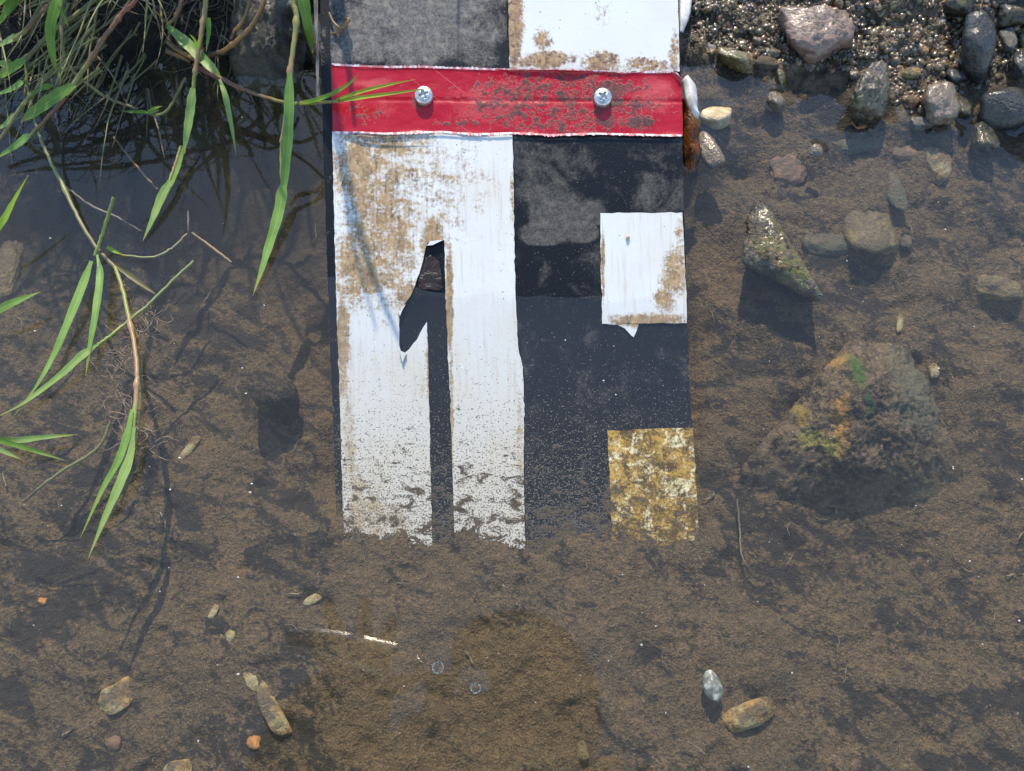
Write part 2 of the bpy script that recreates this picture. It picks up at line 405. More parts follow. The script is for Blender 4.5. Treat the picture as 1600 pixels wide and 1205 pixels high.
def red_material():
    m = M('red_tape_vinyl', 0.3, 0.5); uv = m.uv()
    fine = m.noise(uv, 230, 5, 0.7); mid = m.noise(uv, 26, 4, 0.6, 0.5)
    scuff = m.math('MAXIMUM', m.mul(m.blob(uv, 605, 172, 38, 30, 1.0), 0.5), m.math('MAXIMUM', m.mul(m.blob(uv, 760, 160, 130, 70), 0.7), m.math('MAXIMUM', m.blob(uv, 1020, 150, 60, 60), m.blob(uv, 585, 130, 60, 16))))
    f = m.step(m.add(m.add(m.mul(mid, 0.5), m.mul(fine, 0.35)), m.mul(scuff, 0.35)), 0.52, 0.74)
    red = m.mix(f, (0.36, 0.003, 0.013), (0.42, 0.028, 0.040))
    dm = m.math('MAXIMUM', m.blob(uv, 950, 150, 75, 70), m.math('MAXIMUM', m.mul(m.blob(uv, 800, 145, 110, 40), 0.8), m.math('MAXIMUM', m.blob(uv, 1000, 190, 60, 30), m.blob(uv, 655, 158, 26, 22))))
    dm = m.math('MAXIMUM', dm, m.mul(m.blob(uv, 880, 160, 230, 75, 0.5), 0.62))
    dm = m.math('MAXIMUM', dm, m.math('MAXIMUM', m.mul(m.blob(uv, 570, 180, 70, 40), 0.5), m.mul(m.blob(uv, 720, 190, 90, 30), 0.55)))
    dv = m.add(m.mul(m.sub(m.noise(uv, 70, 5, 0.72, 0.3, 4), 0.5), 1.7), m.mul(dm, 0.60))
    d = m.step(m.add(dv, m.mul(m.sub(fine, 0.5), 0.9)), 0.32, 0.52)
    dirt = m.mix(m.step(fine, 0.4, 0.62), (0.011, 0.009, 0.008), (0.065, 0.036, 0.032))
    col = m.mix(m.mul(d, 0.9), red, dirt)
    scr = m.step(m.noise(m.scalev(uv, (1, 0.02, 1), (0, 0, R(52))), 130, 2, 0.5, 0, 2), 0.70, 0.73)
    col = m.mix(m.mul(scr, 0.45), col, (0.78, 0.18, 0.20))
    sp = m.step(m.noise(uv, 330, 2, 0.6, 0, 9), 0.72, 0.78)
    col = m.mix(m.mul(sp, 0.7), col, (0.35, 0.20, 0.18))
    h = m.add(m.mul(fine, 0.35), m.add(m.mul(d, 0.8), m.mul(m.noise(uv, 35, 3), 0.6)))
    return m.done(col, m.add(0.26, m.mul(m.math('MAXIMUM', d, m.mul(f, 0.6)), 0.4)), m.bump(h, 0.4, 0.0009))

def plate(name, poly, mat, parent, z0, z1, jitter=0.5, step=9.0, skirt=True):
    """a flat piece of the board: polygon in photo pixels, lying between the offsets z0 and z1 above the face"""
    pts = []
    n = len(poly)
    for k in range(n):
        a = np.array(poly[k], float); b = np.array(poly[(k + 1) % n], float)
        L = np.linalg.norm(b - a); c = max(1, int(L / step)); nd = np.array([-(b - a)[1], (b - a)[0]]) / max(L, 1e-6)
        for q in range(c):
            j = 0 if q == 0 else rng.gauss(0, jitter)
            pts.append(a + (b - a) * q / c + nd * j)
    N = len(pts)
    top = [B(p[0], p[1], z1) for p in pts]; bot = [B(p[0], p[1], z0) for p in pts]
    F = [list(range(N))[::-1]] + [[k, (k + 1) % N, N + (k + 1) % N, N + k] for k in range(N)]
    uv = [(p[0] / 1000, p[1] / 1000) for p in pts] * 2
    # face orientation: make the top face look along the board's normal
    v = np.array(top); nrm = np.zeros(3)
    for k in range(N): nrm += np.cross(v[k], v[(k + 1) % N])
    if np.dot(nrm, BN) > 0: F[0] = F[0][::-1]; F[1:] = [f[::-1] for f in F[1:]]
    return mk(name, top + bot, F, mat, parent, uv=uv, smooth=False)

board = empty('gauge_board', B(810, 905, -0.01), 'weathered black and white water level gauge board with a red band', 'gauge board')
LE = [(512, -90), (514, 0), (518, 200), (521, 330), (524, 450), (529, 600), (532, 700), (536, 830), (541, 960)]
RE = [(1059, -90), (1061, 0), (1066, 212), (1069, 330), (1072, 450), (1077, 600), (1084, 700), (1092, 830), (1100, 960)]
def lerp(tab, y):
    for (x0, y0), (x1, y1) in zip(tab, tab[1:]):
        if y <= y1: return x0 + (x1 - x0) * (y - y0) / (y1 - y0)
    return tab[-1][0]
LX = lambda y: lerp(LE, y)
RX = lambda y: lerp(RE, y)
def edge(tab, y0, y1, dx=0):
    ys_ = [y0] + [p[1] for p in tab if y0 < p[1] < y1] + [y1]
    return [(lerp(tab, q) + dx, q) for q in ys_]
MID = [(792, -90), (793, 0), (796, 108), (801, 212), (805, 450), (810, 545), (817, 575), (819, 640), (818, 720), (820, 830), (821, 960)]
MAT_BLACK = black_material('black_paint', [(1060, 560, 200, 60, 1, 0.15)], rough0=0.30)
MAT_EDGE = black_material('grimy_edge', [], base=(0.022, 0.020, 0.018), silt=False)
plate('backing_plate', edge(LE, -90, 960) + edge(RE, -90, 960)[::-1], MAT_BLACK, board, -0.004, 0.0)
MAT_TOPBLACK = black_material('weathered_black_paint', [(640, 20, 190, 105, 0.6, 1.0), (530, 90, 40, 40, 1, 0.6), (750, 20, 70, 120, 1, 0.75)], greycol=(0.150, 0.140, 0.134), silt=False, hard=0.30, speck=0.66)
plate('black_panel', edge(LE, -90, 109, 1) + edge(MID, -90, 109, -1.5)[::-1], MAT_TOPBLACK, board, 0.0003, 0.0009)
MAT_W1 = white_material('rusty_white_enamel', [(802, 40, 22, 110, 0.8, 1.0), (850, 95, 60, 20, 0.9, 0.95), (940, 100, 40, 28, 0.9, 0.9), (850, 62, 22, 22, 1, 0.8), (1010, 102, 60, 18, 1, 0.75), (1054, 90, 14, 60, 1, 0.7), (940, 20, 20, 30, 1, 0.5)],
                        thr=0.585, streak=False, brown=(0.20, 0.10, 0.045), rust=(0.10, 0.035, 0.012), silt=False)
plate('white_panel', edge(MID, -90, 112, 0.5) + edge(RE, -90, 112, -1.5)[::-1], MAT_W1, board, 0.0003, 0.0012)
MAT_W2 = white_material('stained_white_enamel', [(595, 350, 100, 210, 1, 0.72), (640, 600, 160, 120, 1, 0.30), (670, 290, 150, 150, 1, 0.50), (760, 420, 60, 240, 1, 0.22), (560, 260, 70, 90, 0.9, 0.8), (600, 225, 120, 40, 1, 0.7), (560, 420, 60, 90, 0.9, 0.8), (545, 700, 20, 150, 1, 0.6), (585, 800, 26, 120, 1, 0.62), (700, 720, 8, 160, 1, 0.7), (812, 700, 8, 160, 1, 0.6), (675, 380, 30, 70, 1, 0.85), (640, 470, 35, 60, 0.8, 0.8), (535, 540, 18, 120, 1, 0.85),
                        (672, 560, 9, 90, 1, 0.85), (702, 470, 9, 130, 0.9, 0.95), (705, 650, 6, 200, 0.9, 0.8), (801, 300, 8, 90, 1, 0.6), (660, 300, 60, 60, 1, 0.42), (560, 800, 26, 90, 1, 0.75), (600, 820, 90, 50, 1, 0.6)], thr=0.60)
digit_hole = [(676, 900), (675, 830), (672, 700), (669, 560), (667, 503), (661, 512), (652, 530), (640, 545), (632, 552), (627, 552), (624, 540), (624, 492), (633, 474), (641, 463), (648, 448), (655, 428), (661, 407), (665, 388), (668, 379),
              (694, 375), (696, 450), (699, 530), (702, 590), (706, 700), (710, 830), (711, 900)]
plate('white_panel', edge(LE, 205, 900, 1) + digit_hole + edge(MID, 205, 900)[::-1], MAT_W2, board, 0.0003, 0.0012, jitter=0.45, step=7)['label'] = 'stained white panel with a torn digit one cut out of it'
MAT_WB = black_material('grey_flaked_black_paint', [(850, 300, 85, 90, 0.8, 0.75), (880, 340, 80, 55, 0.5, 0.8), (1040, 300, 90, 55, 0.8, 0.66), (850, 364, 52, 24, 0.3, 1.0), (908, 362, 34, 22, 0.3, 1.0)], greycol=(0.078, 0.075, 0.073), hard=0.30, speck=0.695)
plate('black_panel', edge(MID, 209, 960, 1.5) + edge(RE, 209, 960, -1)[::-1], MAT_WB, board, 0.0003, 0.0009)
MAT_W3 = white_material('chipped_white_enamel', [(1055, 430, 36, 60, 1, 0.78), (1010, 500, 80, 18, 0.9, 0.95), (1062, 370, 12, 50, 1, 0.65), (942, 420, 5, 90, 1, 0.8), (1040, 470, 30, 40, 1, 0.7)], thr=0.60, silt=False)
plate('white_block', [(938, 333), (1066, 332), (1072, 450), (1073, 505), (941, 506)], MAT_W3, board, 0.0011, 0.0018)
plate('torn_flap', [(946, 507), (965, 508), (976, 513), (986, 524), (990, 527), (994, 519), (998, 507), (985, 505)], MAT_W3, board, 0.0011, 0.0016, jitter=0.2)
def ochre_material():
    m = M('ochre_stained_enamel', 0.55, 0.3); uv = m.uv()
    a = m.noise(uv, 38, 6, 0.7, 0.8); b = m.noise(uv, 210, 4, 0.7)
    col = m.mix(m.step(m.add(m.mul(a, 0.7), m.mul(b, 0.3)), 0.42, 0.60), (0.085, 0.045, 0.010), (0.52, 0.31, 0.055))
    col = m.mix(m.step(m.add(m.mul(m.noise(uv, 34, 6, 0.7, 0.9, 6), 0.7), m.mul(b, 0.3)), 0.50, 0.62), col, (0.78, 0.68, 0.40))
    col, sf = silt_cover(m, uv, col, 560, 845, None, None)
    return m.done(col, 0.6, m.bump(m.add(a, b), 0.4, 0.001))
plate('stained_block', [(949, 673), (1010, 670), (1083, 669), (1086, 720), (1092, 830), (1098, 940), (962, 940), (956, 830)], ochre_material(), board, 0.0011, 0.0018)['label'] = 'ochre stained block half sunk in silt'
# curled flakes at the torn digit
MAT_CHIP = white_material('loose_white_flake', [(660, 380, 10, 10)], silt=False, thr=0.7)
plate('torn_flap', [(667, 384), (672, 377), (688, 375), (694, 374.6), (684, 379), (676, 383)], MAT_CHIP, board, 0.0014, 0.0026, jitter=0.1)
plate('torn_flap', [(624, 547), (628, 549), (635, 552), (631, 561), (629, 567), (626, 556)], MAT_CHIP, board, 0.0014, 0.003, jitter=0.1)
plate('torn_flap', [(622, 487), (629, 479), (634, 475), (628, 486), (625, 494)], MAT_CHIP, board, 0.0014, 0.0026, jitter=0.1)
# brown patch inside the digit painting in its glossy reflection
def reflection_brown():
    m = M('painted_reflection', 0.25, 0.5); uv = m.uv(); a = m.noise(uv, 60, 4, 0.6, 1.0)
    return m.done(m.mix(a, (0.010, 0.008, 0.007), (0.045, 0.028, 0.020)), 0.28, m.bump(a, 0.6, 0.002))
plate('reflection_patch', [(664, 402), (672, 398), (684, 405), (690, 430), (690, 452), (680, 454), (654, 450), (655, 434)], reflection_brown(), board, 0.0002, 0.0005, jitter=0.8, step=4)

# red tape: a wrinkled strip with frayed white edges
MAT_RED = red_material()
top_e = [(517, 101), (560, 103), (610, 105), (660, 104.5), (700, 106), (760, 108), (800, 109.5), (860, 109), (930, 111), (962, 113), (970, 115), (1000, 113), (1050, 112.5), (1058, 116), (1065, 124)]
bot_e = [(520, 207), (560, 207), (600, 209), (650, 207), (690, 206), (740, 210), (800, 208), (860, 211), (930, 209), (1000, 210.5), (1067, 212)]
nx, ny = 190, 40
V, UV = [], []
tx = [p[0] for p in top_e]; ty = [p[1] for p in top_e]; bx_ = [p[0] for p in bot_e]; by_ = [p[1] for p in bot_e]
for j in range(ny + 1):
    for i in range(nx + 1):
        u = i / nx; w = j / ny
        x = (517 + u * 548) * (1 - w) + (520 + u * 547) * w
        y = np.interp(x, tx, ty) * (1 - w) + np.interp(x, bx_, by_) * w
        n = fbm(np.array([[x / 42, y / 24, 3.3]]), 3)[0]
        lift = 0.0016 + 0.00022 * n - 0.00045 * math.exp(-((y - 157 - (x - 700) * 0.006) / 2.2) ** 2) * (1 if x > 600 else 0.4)
        lift += 0.0011 * math.exp(-w / 0.05) * max(0, fbm(np.array([[x / 60, 8.1, 0]]), 2)[0] + 0.45)
        lift += 0.0009 * math.exp(-(1 - w) / 0.04) * max(0, fbm(np.array([[x / 45, 2.1, 5]]), 2)[0] + 0.2)
        lift += 0.0014 * math.exp(-w / 0.035) * math.exp(-((x - 880) / 80) ** 2) + 0.0020 * math.exp(-w / 0.08) * math.exp(-((x - 1063) / 10) ** 2)
        V.append(B(x, y, lift)); UV.append((x / 1000, y / 1000))
F = np.array([[j * (nx + 1) + i, j * (nx + 1) + i + 1, (j + 1) * (nx + 1) + i + 1, (j + 1) * (nx + 1) + i] for j in range(ny) for i in range(nx)])[:, ::-1]
tape = mk('red_tape', V, F, MAT_RED, board, uv=UV)
m = M('frayed_tape_backing', 0.6); uvn = m.uv(); MAT_FRAY = m.done(m.mix(m.step(m.noise(uvn, 160, 3), 0.42, 0.6), (0.72, 0.66, 0.64), (0.55, 0.16, 0.17)))
for (ex, ey, sg) in ((tx, ty, -1), (bx_, by_, 1)):
    pts = []
    x = ex[0] + 1
    while x < ex[-1] - 1:
        yy = float(np.interp(x, ex, ey)); pts.append((x, yy, 1.2 + 1.6 * abs(rng.gauss(0, 1)) * (0.5 + 0.5 * math.sin(x / 37.0) ** 2))); x += 1.7
    V = [B(a, b - sg * 1.5, 0.0022) for a, b, c in pts] + [B(a + 0.5, b + sg * c * 0.8, 0.0024) for a, b, c in pts]; n = len(pts)
    F = np.array([[k, k + 1, n + k + 1, n + k] for k in range(n - 1)])
    mk('frayed_edge', V, F if sg > 0 else F[:, ::-1], MAT_FRAY, tape, uv=[(a / 1000, b / 1000) for a, b, c in pts] * 2, smooth=False)

# pan head screws with a cross recess
m = M('dull_zinc', 0.34); m.b.inputs['Metallic'].default_value = 0.85; ob = m.obj()
nz = m.noise(ob, 900, 4, 0.6); MAT_ZINC = m.done(m.mix(m.step(nz, 0.35, 0.65), (0.42, 0.41, 0.38), (0.66, 0.66, 0.64)), m.add(0.26, m.mul(nz, 0.25)), m.bump(nz, 0.25, 0.0004))
def screw(px, py, ang):
    c = B(px, py, 0.0015); r0 = 14.2 * 0.42 / FPX; h0 = 0.0034
    ex = np.array([1, 0, 0]); ey = np.cross(BN, ex)
    nr, na = 30, 96; V = [c + BN * 0]; V = []
    for i in range(nr + 1):
        for k in range(na):
            r = i / nr; a = 2 * math.pi * k / na
            h = (0.0032 + 0.0017 * (1 - r ** 2.2)) if i < nr else 0.0
            rr = r if i < nr else 1.0
            x, y = r * math.cos(a - ang), r * math.sin(a - ang)
            arm = max(abs(x), abs(y)); wid = min(abs(x), abs(y))
            dep = min(1, max(0, (0.175 - wid) / 0.05)) * min(1, max(0, (0.56 - arm) / 0.10))
            dep = max(dep, min(1, max(0, (0.30 - r) / 0.06)))
            h -= dep * 0.0017 * (1.0 - 0.35 * r)
            V.append(c + (ex * math.cos(a) + ey * math.sin(a)) * r0 * rr + BN * h)
    F = [[i * na + k, (i + 1) * na + k, (i + 1) * na + (k + 1) % na, i * na + (k + 1) % na] for i in range(nr) for k in range(na)]
    return mk('screw', V, np.array(F), MAT_ZINC, board)
screw(663, 152, 0.35); screw(941, 155, -0.55)

# the black post the board is fixed to, and a grey weathered slat along it
def bar(name, poly, off0, off1, mat, lab=None):
    o = plate(name, poly, mat, board, off1, off0, jitter=0.35, step=12)
    if lab: o['label'] = lab
    return o
MAT_POST = black_material('black_post_paint', [(505, 60, 12, 140, 1, 0.35)], base=(0.007, 0.008, 0.010), silt=True, rough0=0.35, speck=0.74)
bar('post', [(497, -90), (500, 0), (504, 200), (512, 440), (522, 700), (530, 960), (1050, 960), (1030, -90)], -0.0045, -0.040, MAT_POST)
m = M('weathered_grey_wood', 0.8); uvn = m.uv(); g = m.noise(m.scalev(uvn, (1, 0.08, 1)), 260, 5, 0.7)
MAT_SLAT = m.done(m.mix(m.step(g, 0.35, 0.65), (0.03, 0.027, 0.024), (0.22, 0.20, 0.18)), 0.8, m.bump(g, 0.7, 0.001))
bar('weathered_slat', [(488, -90), (490, 0), (493, 70), (494, 150), (499, 152), (498, 70), (497, 0), (494, -90)], -0.002, -0.03, MAT_SLAT)
# where the water touches the board


# ------------------------------------------------------------------ stones
def stone_material(name, a, b, c=None, scale=1.0, rough=0.55, moss=None, moss_at=0.55, silt=0.0, wet=0.0, bump=0.6, spec=0.5, bands=False):
    m = M(name, rough, spec); p = m.obj(); scale *= 2.1
    q = m.scalev(p, (1, 1, 1)) if not bands else m.scalev(p, (0.35, 1.6, 1.6), (0.3, 0.2, R(35)))
    n1 = m.noise(q, 70 * scale, 4, 0.65, 0.5); n2 = m.noise(q, 330 * scale, 3, 0.7); n3 = m.noise(p, 30 * scale, 2, 0.5, 0.3, 4)
    col = m.mix(m.step(m.add(m.mul(n1, 0.7), m.mul(n2, 0.3)), 0.36, 0.64), a, b)
    if c is not None: col = m.mix(m.step(m.add(m.mul(n3, 0.7), m.mul(n2, 0.3)), 0.50, 0.60), col, c)
    if moss is not None: col = m.mix(m.step(m.add(m.mul(n3, 0.6), m.mul(m.noise(p, 160, 3, 0.7, 0, 7), 0.4)), moss_at, moss_at + 0.07), col, moss)
    col = m.mix(m.step(n2, 0.36, 0.26), col, tuple(x * 0.3 for x in a))
    if silt > 0:
        nz = m.xyz(m.n('NewGeometry').outputs['Normal'])[2]
        s = m.mul(m.step(m.add(m.mul(nz, 0.40), m.mul(m.noise(p, 95, 5, 0.78, 0.8, 2), 1.5)), 1.30 - 0.5 * silt, 1.60 - 0.5 * silt), 0.92)
        col = m.mix(s, col, m.mix(m.step(n2, 0.3, 0.7), m.mix(m.step(n1, 0.40, 0.58), (0.018, 0.015, 0.011), tuple(x * 0.45 for x in SILT)), SILT))
    r = rough
    if wet > 0: r = m.sub(rough, m.mul(m.step(m.noise(p, 120, 2, 0.6, 0, 3), 0.40, 0.62), wet))
    if wet > 0: m.b.inputs['Coat Weight'].default_value = 0.55; m.b.inputs['Coat Roughness'].default_value = 0.12; m.put(m.b.inputs['Coat Normal'], m.bump(n2, 0.35, 0.001))
    return m.done(col, r, m.bump(m.add(m.mul(n1, 0.8), n2), bump, 0.0026))

_ico = {}
def ico(sub):
    if sub not in _ico:
        bm = bmesh.new(); bmesh.ops.create_icosphere(bm, subdivisions=sub, radius=1.0)
        bm.verts.ensure_lookup_table()
        _ico[sub] = (np.array([v.co[:] for v in bm.verts]), np.array([[v.index for v in f.verts] for f in bm.faces])); bm.free()
    return _ico[sub]
def soft_hull(D, N, d, k):
    """distance along the directions D to the rounded intersection of half spaces"""
    c = np.clip(D @ N.T, 0, None) / d[None, :]
    return (c ** k).sum(1) ** (-1.0 / k)
def hull_planes(pts, cen):
    bm = bmesh.new(); vs_ = [bm.verts.new(tuple(p)) for p in pts]
    bmesh.ops.convex_hull(bm, input=vs_); bm.normal_update()
    out = {}
    for f in bm.faces:
        n = np.array(f.normal[:]); d = np.dot(np.array(f.verts[0].co[:]) - cen, n)
        if d < 0: n, d = -n, -d
        if d > 1e-5: out[tuple(np.round(n, 1))] = (n, d)
    bm.free()
    return np.array([v[0] for v in out.values()]), np.array([v[1] for v in out.values()])
def rock(name, label, cat, pts, mat, k=14, rough=0.0015, freq=60, seed=0, sub=5, group=None, ring=True, fine=0.0004):
    """a stone with the given corner points (photo x, photo y, height in mm)"""
    W = np.array([P(a, b, z * 0.001) for a, b, z in pts]); cen = (W.max(0) + W.min(0)) / 2
    N, d = hull_planes(W, cen); D, F = ico(sub); r = soft_hull(D, N, d, k)
    V = cen + D * r[:, None]
    V = V + D * (fbm(V * freq + seed * 7.1, 4)[:, None] * rough) + D * (fbm(V * freq * 7 + seed, 3)[:, None] * fine)
    if ring: note_ring(V)
    return tag(mk(name, V, F, mat), label, cat, group)
def stone(label, px, py, w, h, mat, rot=0.0, z=None, thick=0.75, seed=1, facets=10, k=8, rough=0.16, sub=4, name='stone', group=None, ring=True, sink=0.25, cat='stone', freq=1.7):
    """a stone seen w x h photo pixels wide; rot in degrees, z = height of its middle above the water (m)"""
    base = bz(px, py)
    s = pxm(px, py, base)
    a, b = w * s / 2, h * s / 2 * 1.06; c = min(a, b) * thick
    zz = base + c * (1 - 2 * sink) if z is None else z
    q = P(px, py, zz)
    g = np.random.default_rng(seed); D, F = ico(sub)
    N = g.normal(size=(facets, 3)); N /= np.linalg.norm(N, axis=1)[:, None]; N = np.vstack([N, np.eye(3), -np.eye(3)])
    dd = np.concatenate([0.80 + 0.2 * g.random(facets), np.ones(6)])
    r = soft_hull(D, N, dd, k)
    r = r * (1 + rough * fbm(D * freq + seed, 4) + rough * 0.42 * fbm(D * 6 + seed, 4))
    V = D * r[:, None] * np.array([a, b, c]); t = R(rot); ct, st = math.cos(t), math.sin(t)
    V = V @ np.array([[ct, st, 0], [-st, ct, 0], [0, 0, 1.0]]) + q
    if ring: note_ring(V)
    return tag(mk(name, V, F, mat), label, cat, group)

OLIVE = (0.075, 0.07, 0.018)
S_PINK = stone_material('pinkish_brown_rock', (0.16, 0.095, 0.07), (0.34, 0.24, 0.19), (0.27, 0.15, 0.11), 1.0, 0.55, wet=0.25, bands=True, silt=0.35)
S_DARKWET = stone_material('dark_wet_rock', (0.038, 0.032, 0.022), (0.105, 0.086, 0.056), (0.15, 0.115, 0.065), 1.2, 0.42, moss=OLIVE, moss_at=0.55, silt=0.30, wet=0.25)
S_GREYBROWN = stone_material('grey_brown_wet_stone', (0.085, 0.060, 0.040), (0.20, 0.15, 0.105), (0.12, 0.095, 0.07), 1.0, 0.40, silt=0.30, wet=0.22)
S_MOSSY = stone_material('mossy_olive_stone', (0.085, 0.065, 0.030), (0.20, 0.155, 0.075), None, 1.0, 0.42, moss=(0.085, 0.085, 0.016), moss_at=0.50, silt=0.30, wet=0.22)
S_CREAM = stone_material('cream_quartz', (0.40, 0.29, 0.13), (0.66, 0.56, 0.38), (0.52, 0.36, 0.13), 0.9, 0.4)
S_SLATE = stone_material('shade_darkened_slate', (0.010, 0.012, 0.014), (0.034, 0.037, 0.040), (0.050, 0.048, 0.042), 1.0, 0.42, wet=0.12, spec=0.3)  # slate tones darkened to stand in for the corner's deep shade
S_SLATE2 = stone_material('shade_darkened_olive_stone', (0.014, 0.014, 0.011), (0.045, 0.042, 0.030), (0.07, 0.06, 0.028), 1.0, 0.42, silt=0.30, wet=0.12, spec=0.3)  # olive colour lowered as well, painting in the shade at the right edge
S_PALEGREY = stone_material('pale_grey_stone', (0.075, 0.068, 0.056), (0.17, 0.155, 0.13), None, 1.2, 0.5, silt=0.3)
S_YELLOW = stone_material('yellow_sunken_stone', (0.095, 0.066, 0.024), (0.20, 0.150, 0.062), (0.10, 0.092, 0.030), 0.9, 0.7, silt=0.80)
S_GREEN = stone_material('green_sunken_stone', (0.030, 0.036, 0.022), (0.070, 0.075, 0.045), None, 1.0, 0.7, silt=0.72)
S_RED = stone_material('reddish_sunken_stone', (0.12, 0.062, 0.036), (0.21, 0.115, 0.065), None, 1.0, 0.7, silt=0.74)
S_SUNK = stone_material('silted_grey_stone', (0.045, 0.040, 0.034), (0.11, 0.09, 0.07), None, 1.0, 0.75, silt=0.95)
S_OCHRE = stone_material('ochre_sunken_stone', (0.16, 0.085, 0.018), (0.38, 0.235, 0.070), (0.30, 0.25, 0.12), 1.3, 0.65, silt=0.76)
S_ORANGE = stone_material('orange_stone', (0.26, 0.10, 0.02), (0.46, 0.22, 0.05), None, 1.0, 0.5, silt=0.1)
def algae_rock():
    m = M('algae_grown_rock', 0.85, 0.25); p = m.pos()
    n1 = m.noise(p, 90, 5, 0.7, 0.6); n2 = m.noise(p, 420, 3, 0.7); n3 = m.noise(m.scalev(p, (1, 1, 1)), 190, 4, 0.7, 0.8, 4)
    col = m.mix(m.step(m.add(m.mul(n1, 0.65), m.mul(n2, 0.35)), 0.38, 0.58), (0.022, 0.018, 0.013), (0.118, 0.082, 0.047))
    col = m.mix(m.step(n2, 0.55, 0.72), col, (0.20, 0.145, 0.088))
    def patch(px, py, z, rx, ry, c, col, gain=1.0):
        q = P(px, py, z); s = pxm(px, py, z)
        a = m.n('VectorMath', operation='SUBTRACT'); m.put(a.inputs[0], p); a.inputs[1].default_value = tuple(q)
        b = m.n('VectorMath', operation='MULTIPLY'); m.put(b.inputs[0], a.outputs[0]); b.inputs[1].default_value = (1 / (rx * s), 1 / (ry * s), 0)
        l = m.n('VectorMath', operation='LENGTH'); m.put(l.inputs[0], b.outputs[0])
        f = m.step(m.add(l.outputs['Value'], m.mul(m.sub(n3, 0.5), 2.6)), 1.1, 0.3)
        return m.mix(m.mul(f, gain), col, c)
    col = patch(1268, 682, -.018, 34, 16, (0.22, 0.185, 0.045), col, 0.8)
    col = patch(1255, 640, -.018, 14, 26, (0.20, 0.135, 0.03), col, 0.8)
    col = patch(1318, 660, -.010, 17, 50, (0.28, 0.155, 0.042), col, 0.85)
    col = patch(1306, 690, -.012, 16, 16, (0.25, 0.20, 0.05), col, 0.8)
    col = patch(1312, 555, -.012, 24, 18, (0.30, 0.17, 0.05), col, 0.8)
    col = patch(1340, 575, -.008, 12, 40, (0.04, 0.085, 0.014), col, 0.85)
    col = patch(1360, 625, -.006, 9, 34, (0.02, 0.05, 0.02), col, 0.9)
    col = patch(1430, 610, -.018, 60, 90, (0.088, 0.086, 0.058), col, 0.75)
    col = patch(1450, 760, -.030, 60, 50, (0.055, 0.055, 0.030), col, 0.6)
    return m.done(col, 0.85, m.bump(m.add(m.mul(n1, 0.7), n2), 1.0, 0.002))
S_BIG = algae_rock()
S_WEDGE = stone_material('wet_mossy_wedge', (0.034, 0.025, 0.010), (0.115, 0.084, 0.036), (0.17, 0.105, 0.04), 0.8, 0.45, moss=(0.095, 0.095, 0.014), moss_at=0.53, wet=0.22, bump=1.0)
S_CONC = stone_material('rough_wet_concrete', (0.024, 0.020, 0.012), (0.10, 0.084, 0.055), (0.060, 0.052, 0.022), 2.2, 0.45, wet=0.25, bump=1.0)

# emergent and shore stones, right bank
rock('stone', 'large angular pinkish brown stone bedded in the gravel', 'stone', [(1212, 22, 14), (1225, 10, 24), (1300, 6, 30), (1322, 14, 27), (1338, 58, 20), (1334, 78, 8), (1260, 106, 4), (1228, 75, 4), (1238, 66, 18), (1296, 70, 23), (1215, 30, 0), (1330, 60, -4), (1262, 104, -4)], S_PINK, k=16, rough=0.0026, freq=70, seed=2, fine=0.0014)
rock('stone', 'stubby dark cylindrical stone standing half in the water', 'stone', [(1362, 92, 20), (1388, 88, 20), (1392, 120, 16), (1386, 185, 4), (1375, 198, -6), (1335, 196, -6), (1322, 172, 0), (1328, 150, 10), (1350, 120, 20), (1376, 150, 15), (1345, 165, 12)], S_DARKWET, k=12, rough=0.0026, freq=80, seed=4, fine=0.0014)
stone('rounded grey brown stone at the edge of the shade', 1467, 158, 46, 66, S_GREYBROWN, rot=8, thick=0.9, seed=9, sink=0.15)
stone('mossy olive stone lying slanted at the water edge', 1150, 92, 66, 30, S_MOSSY, rot=-20, thick=0.9, seed=12, sink=0.15)
rock('stone', 'small pointed tan stone standing in the water', 'stone', [(1206, 128, -4), (1213, 112, 5), (1218, 104, 7), (1226, 112, 5), (1233, 136, -5), (1222, 138, 0), (1208, 134, -6)], S_MOSSY, k=10, rough=0.0004, seed=3, sub=4, fine=0.0002)
stone('small dark glistening stone breaking the water surface', 1210, 158, 32, 32, S_GREYBROWN, seed=15, z=0.000, thick=0.9)
stone('dull blue grey stone beside the mossy olive stone', 1196, 100, 40, 24, S_SUNK, rot=10, seed=17, sink=0.2)
stone('cream white pebble lying under water beside the board', 1119, 184, 50, 38, S_CREAM, rot=-12, z=-0.006, thick=0.8, seed=20, rough=0.03)
stone('rough brown stone behind the dead leaf', 1106, 236, 34, 62, S_GREYBROWN, rot=12, z=-0.002, thick=0.9, seed=22, rough=0.09)
rock('stone', 'wet mossy wedge shaped stone rising out of the water', 'stone', [(1172, 318, 4), (1184, 312, 6), (1200, 318, 7), (1156, 396, -1), (1158, 412, -5), (1190, 428, -7), (1250, 462, -8), (1284, 478, -6), (1288, 462, -1), (1240, 385, 2.5), (1215, 345, 6), (1192, 372, 6), (1230, 420, 2), (1180, 330, -25), (1270, 470, -25), (1165, 405, -25)], S_WEDGE, k=22, rough=0.0016, freq=90, seed=6, fine=0.0013)
rock('stone', 'large sunken pyramid shaped rock grown with yellow green algae', 'stone', [(1322, 536, -16), (1350, 604, -2.5), (1338, 612, -4), (1150, 738, -38), (1190, 800, -50), (1330, 838, -56), (1490, 806, -50), (1514, 736, -40), (1420, 540, -24), (1462, 640, -22), (1235, 640, -26), (1255, 716, -24), (1330, 720, -18), (1430, 706, -23), (1180, 800, -80), (1480, 800, -80), (1340, 540, -80)], S_BIG, k=34, rough=0.0026, freq=80, seed=8, fine=0.0019, ring=False, sub=6)
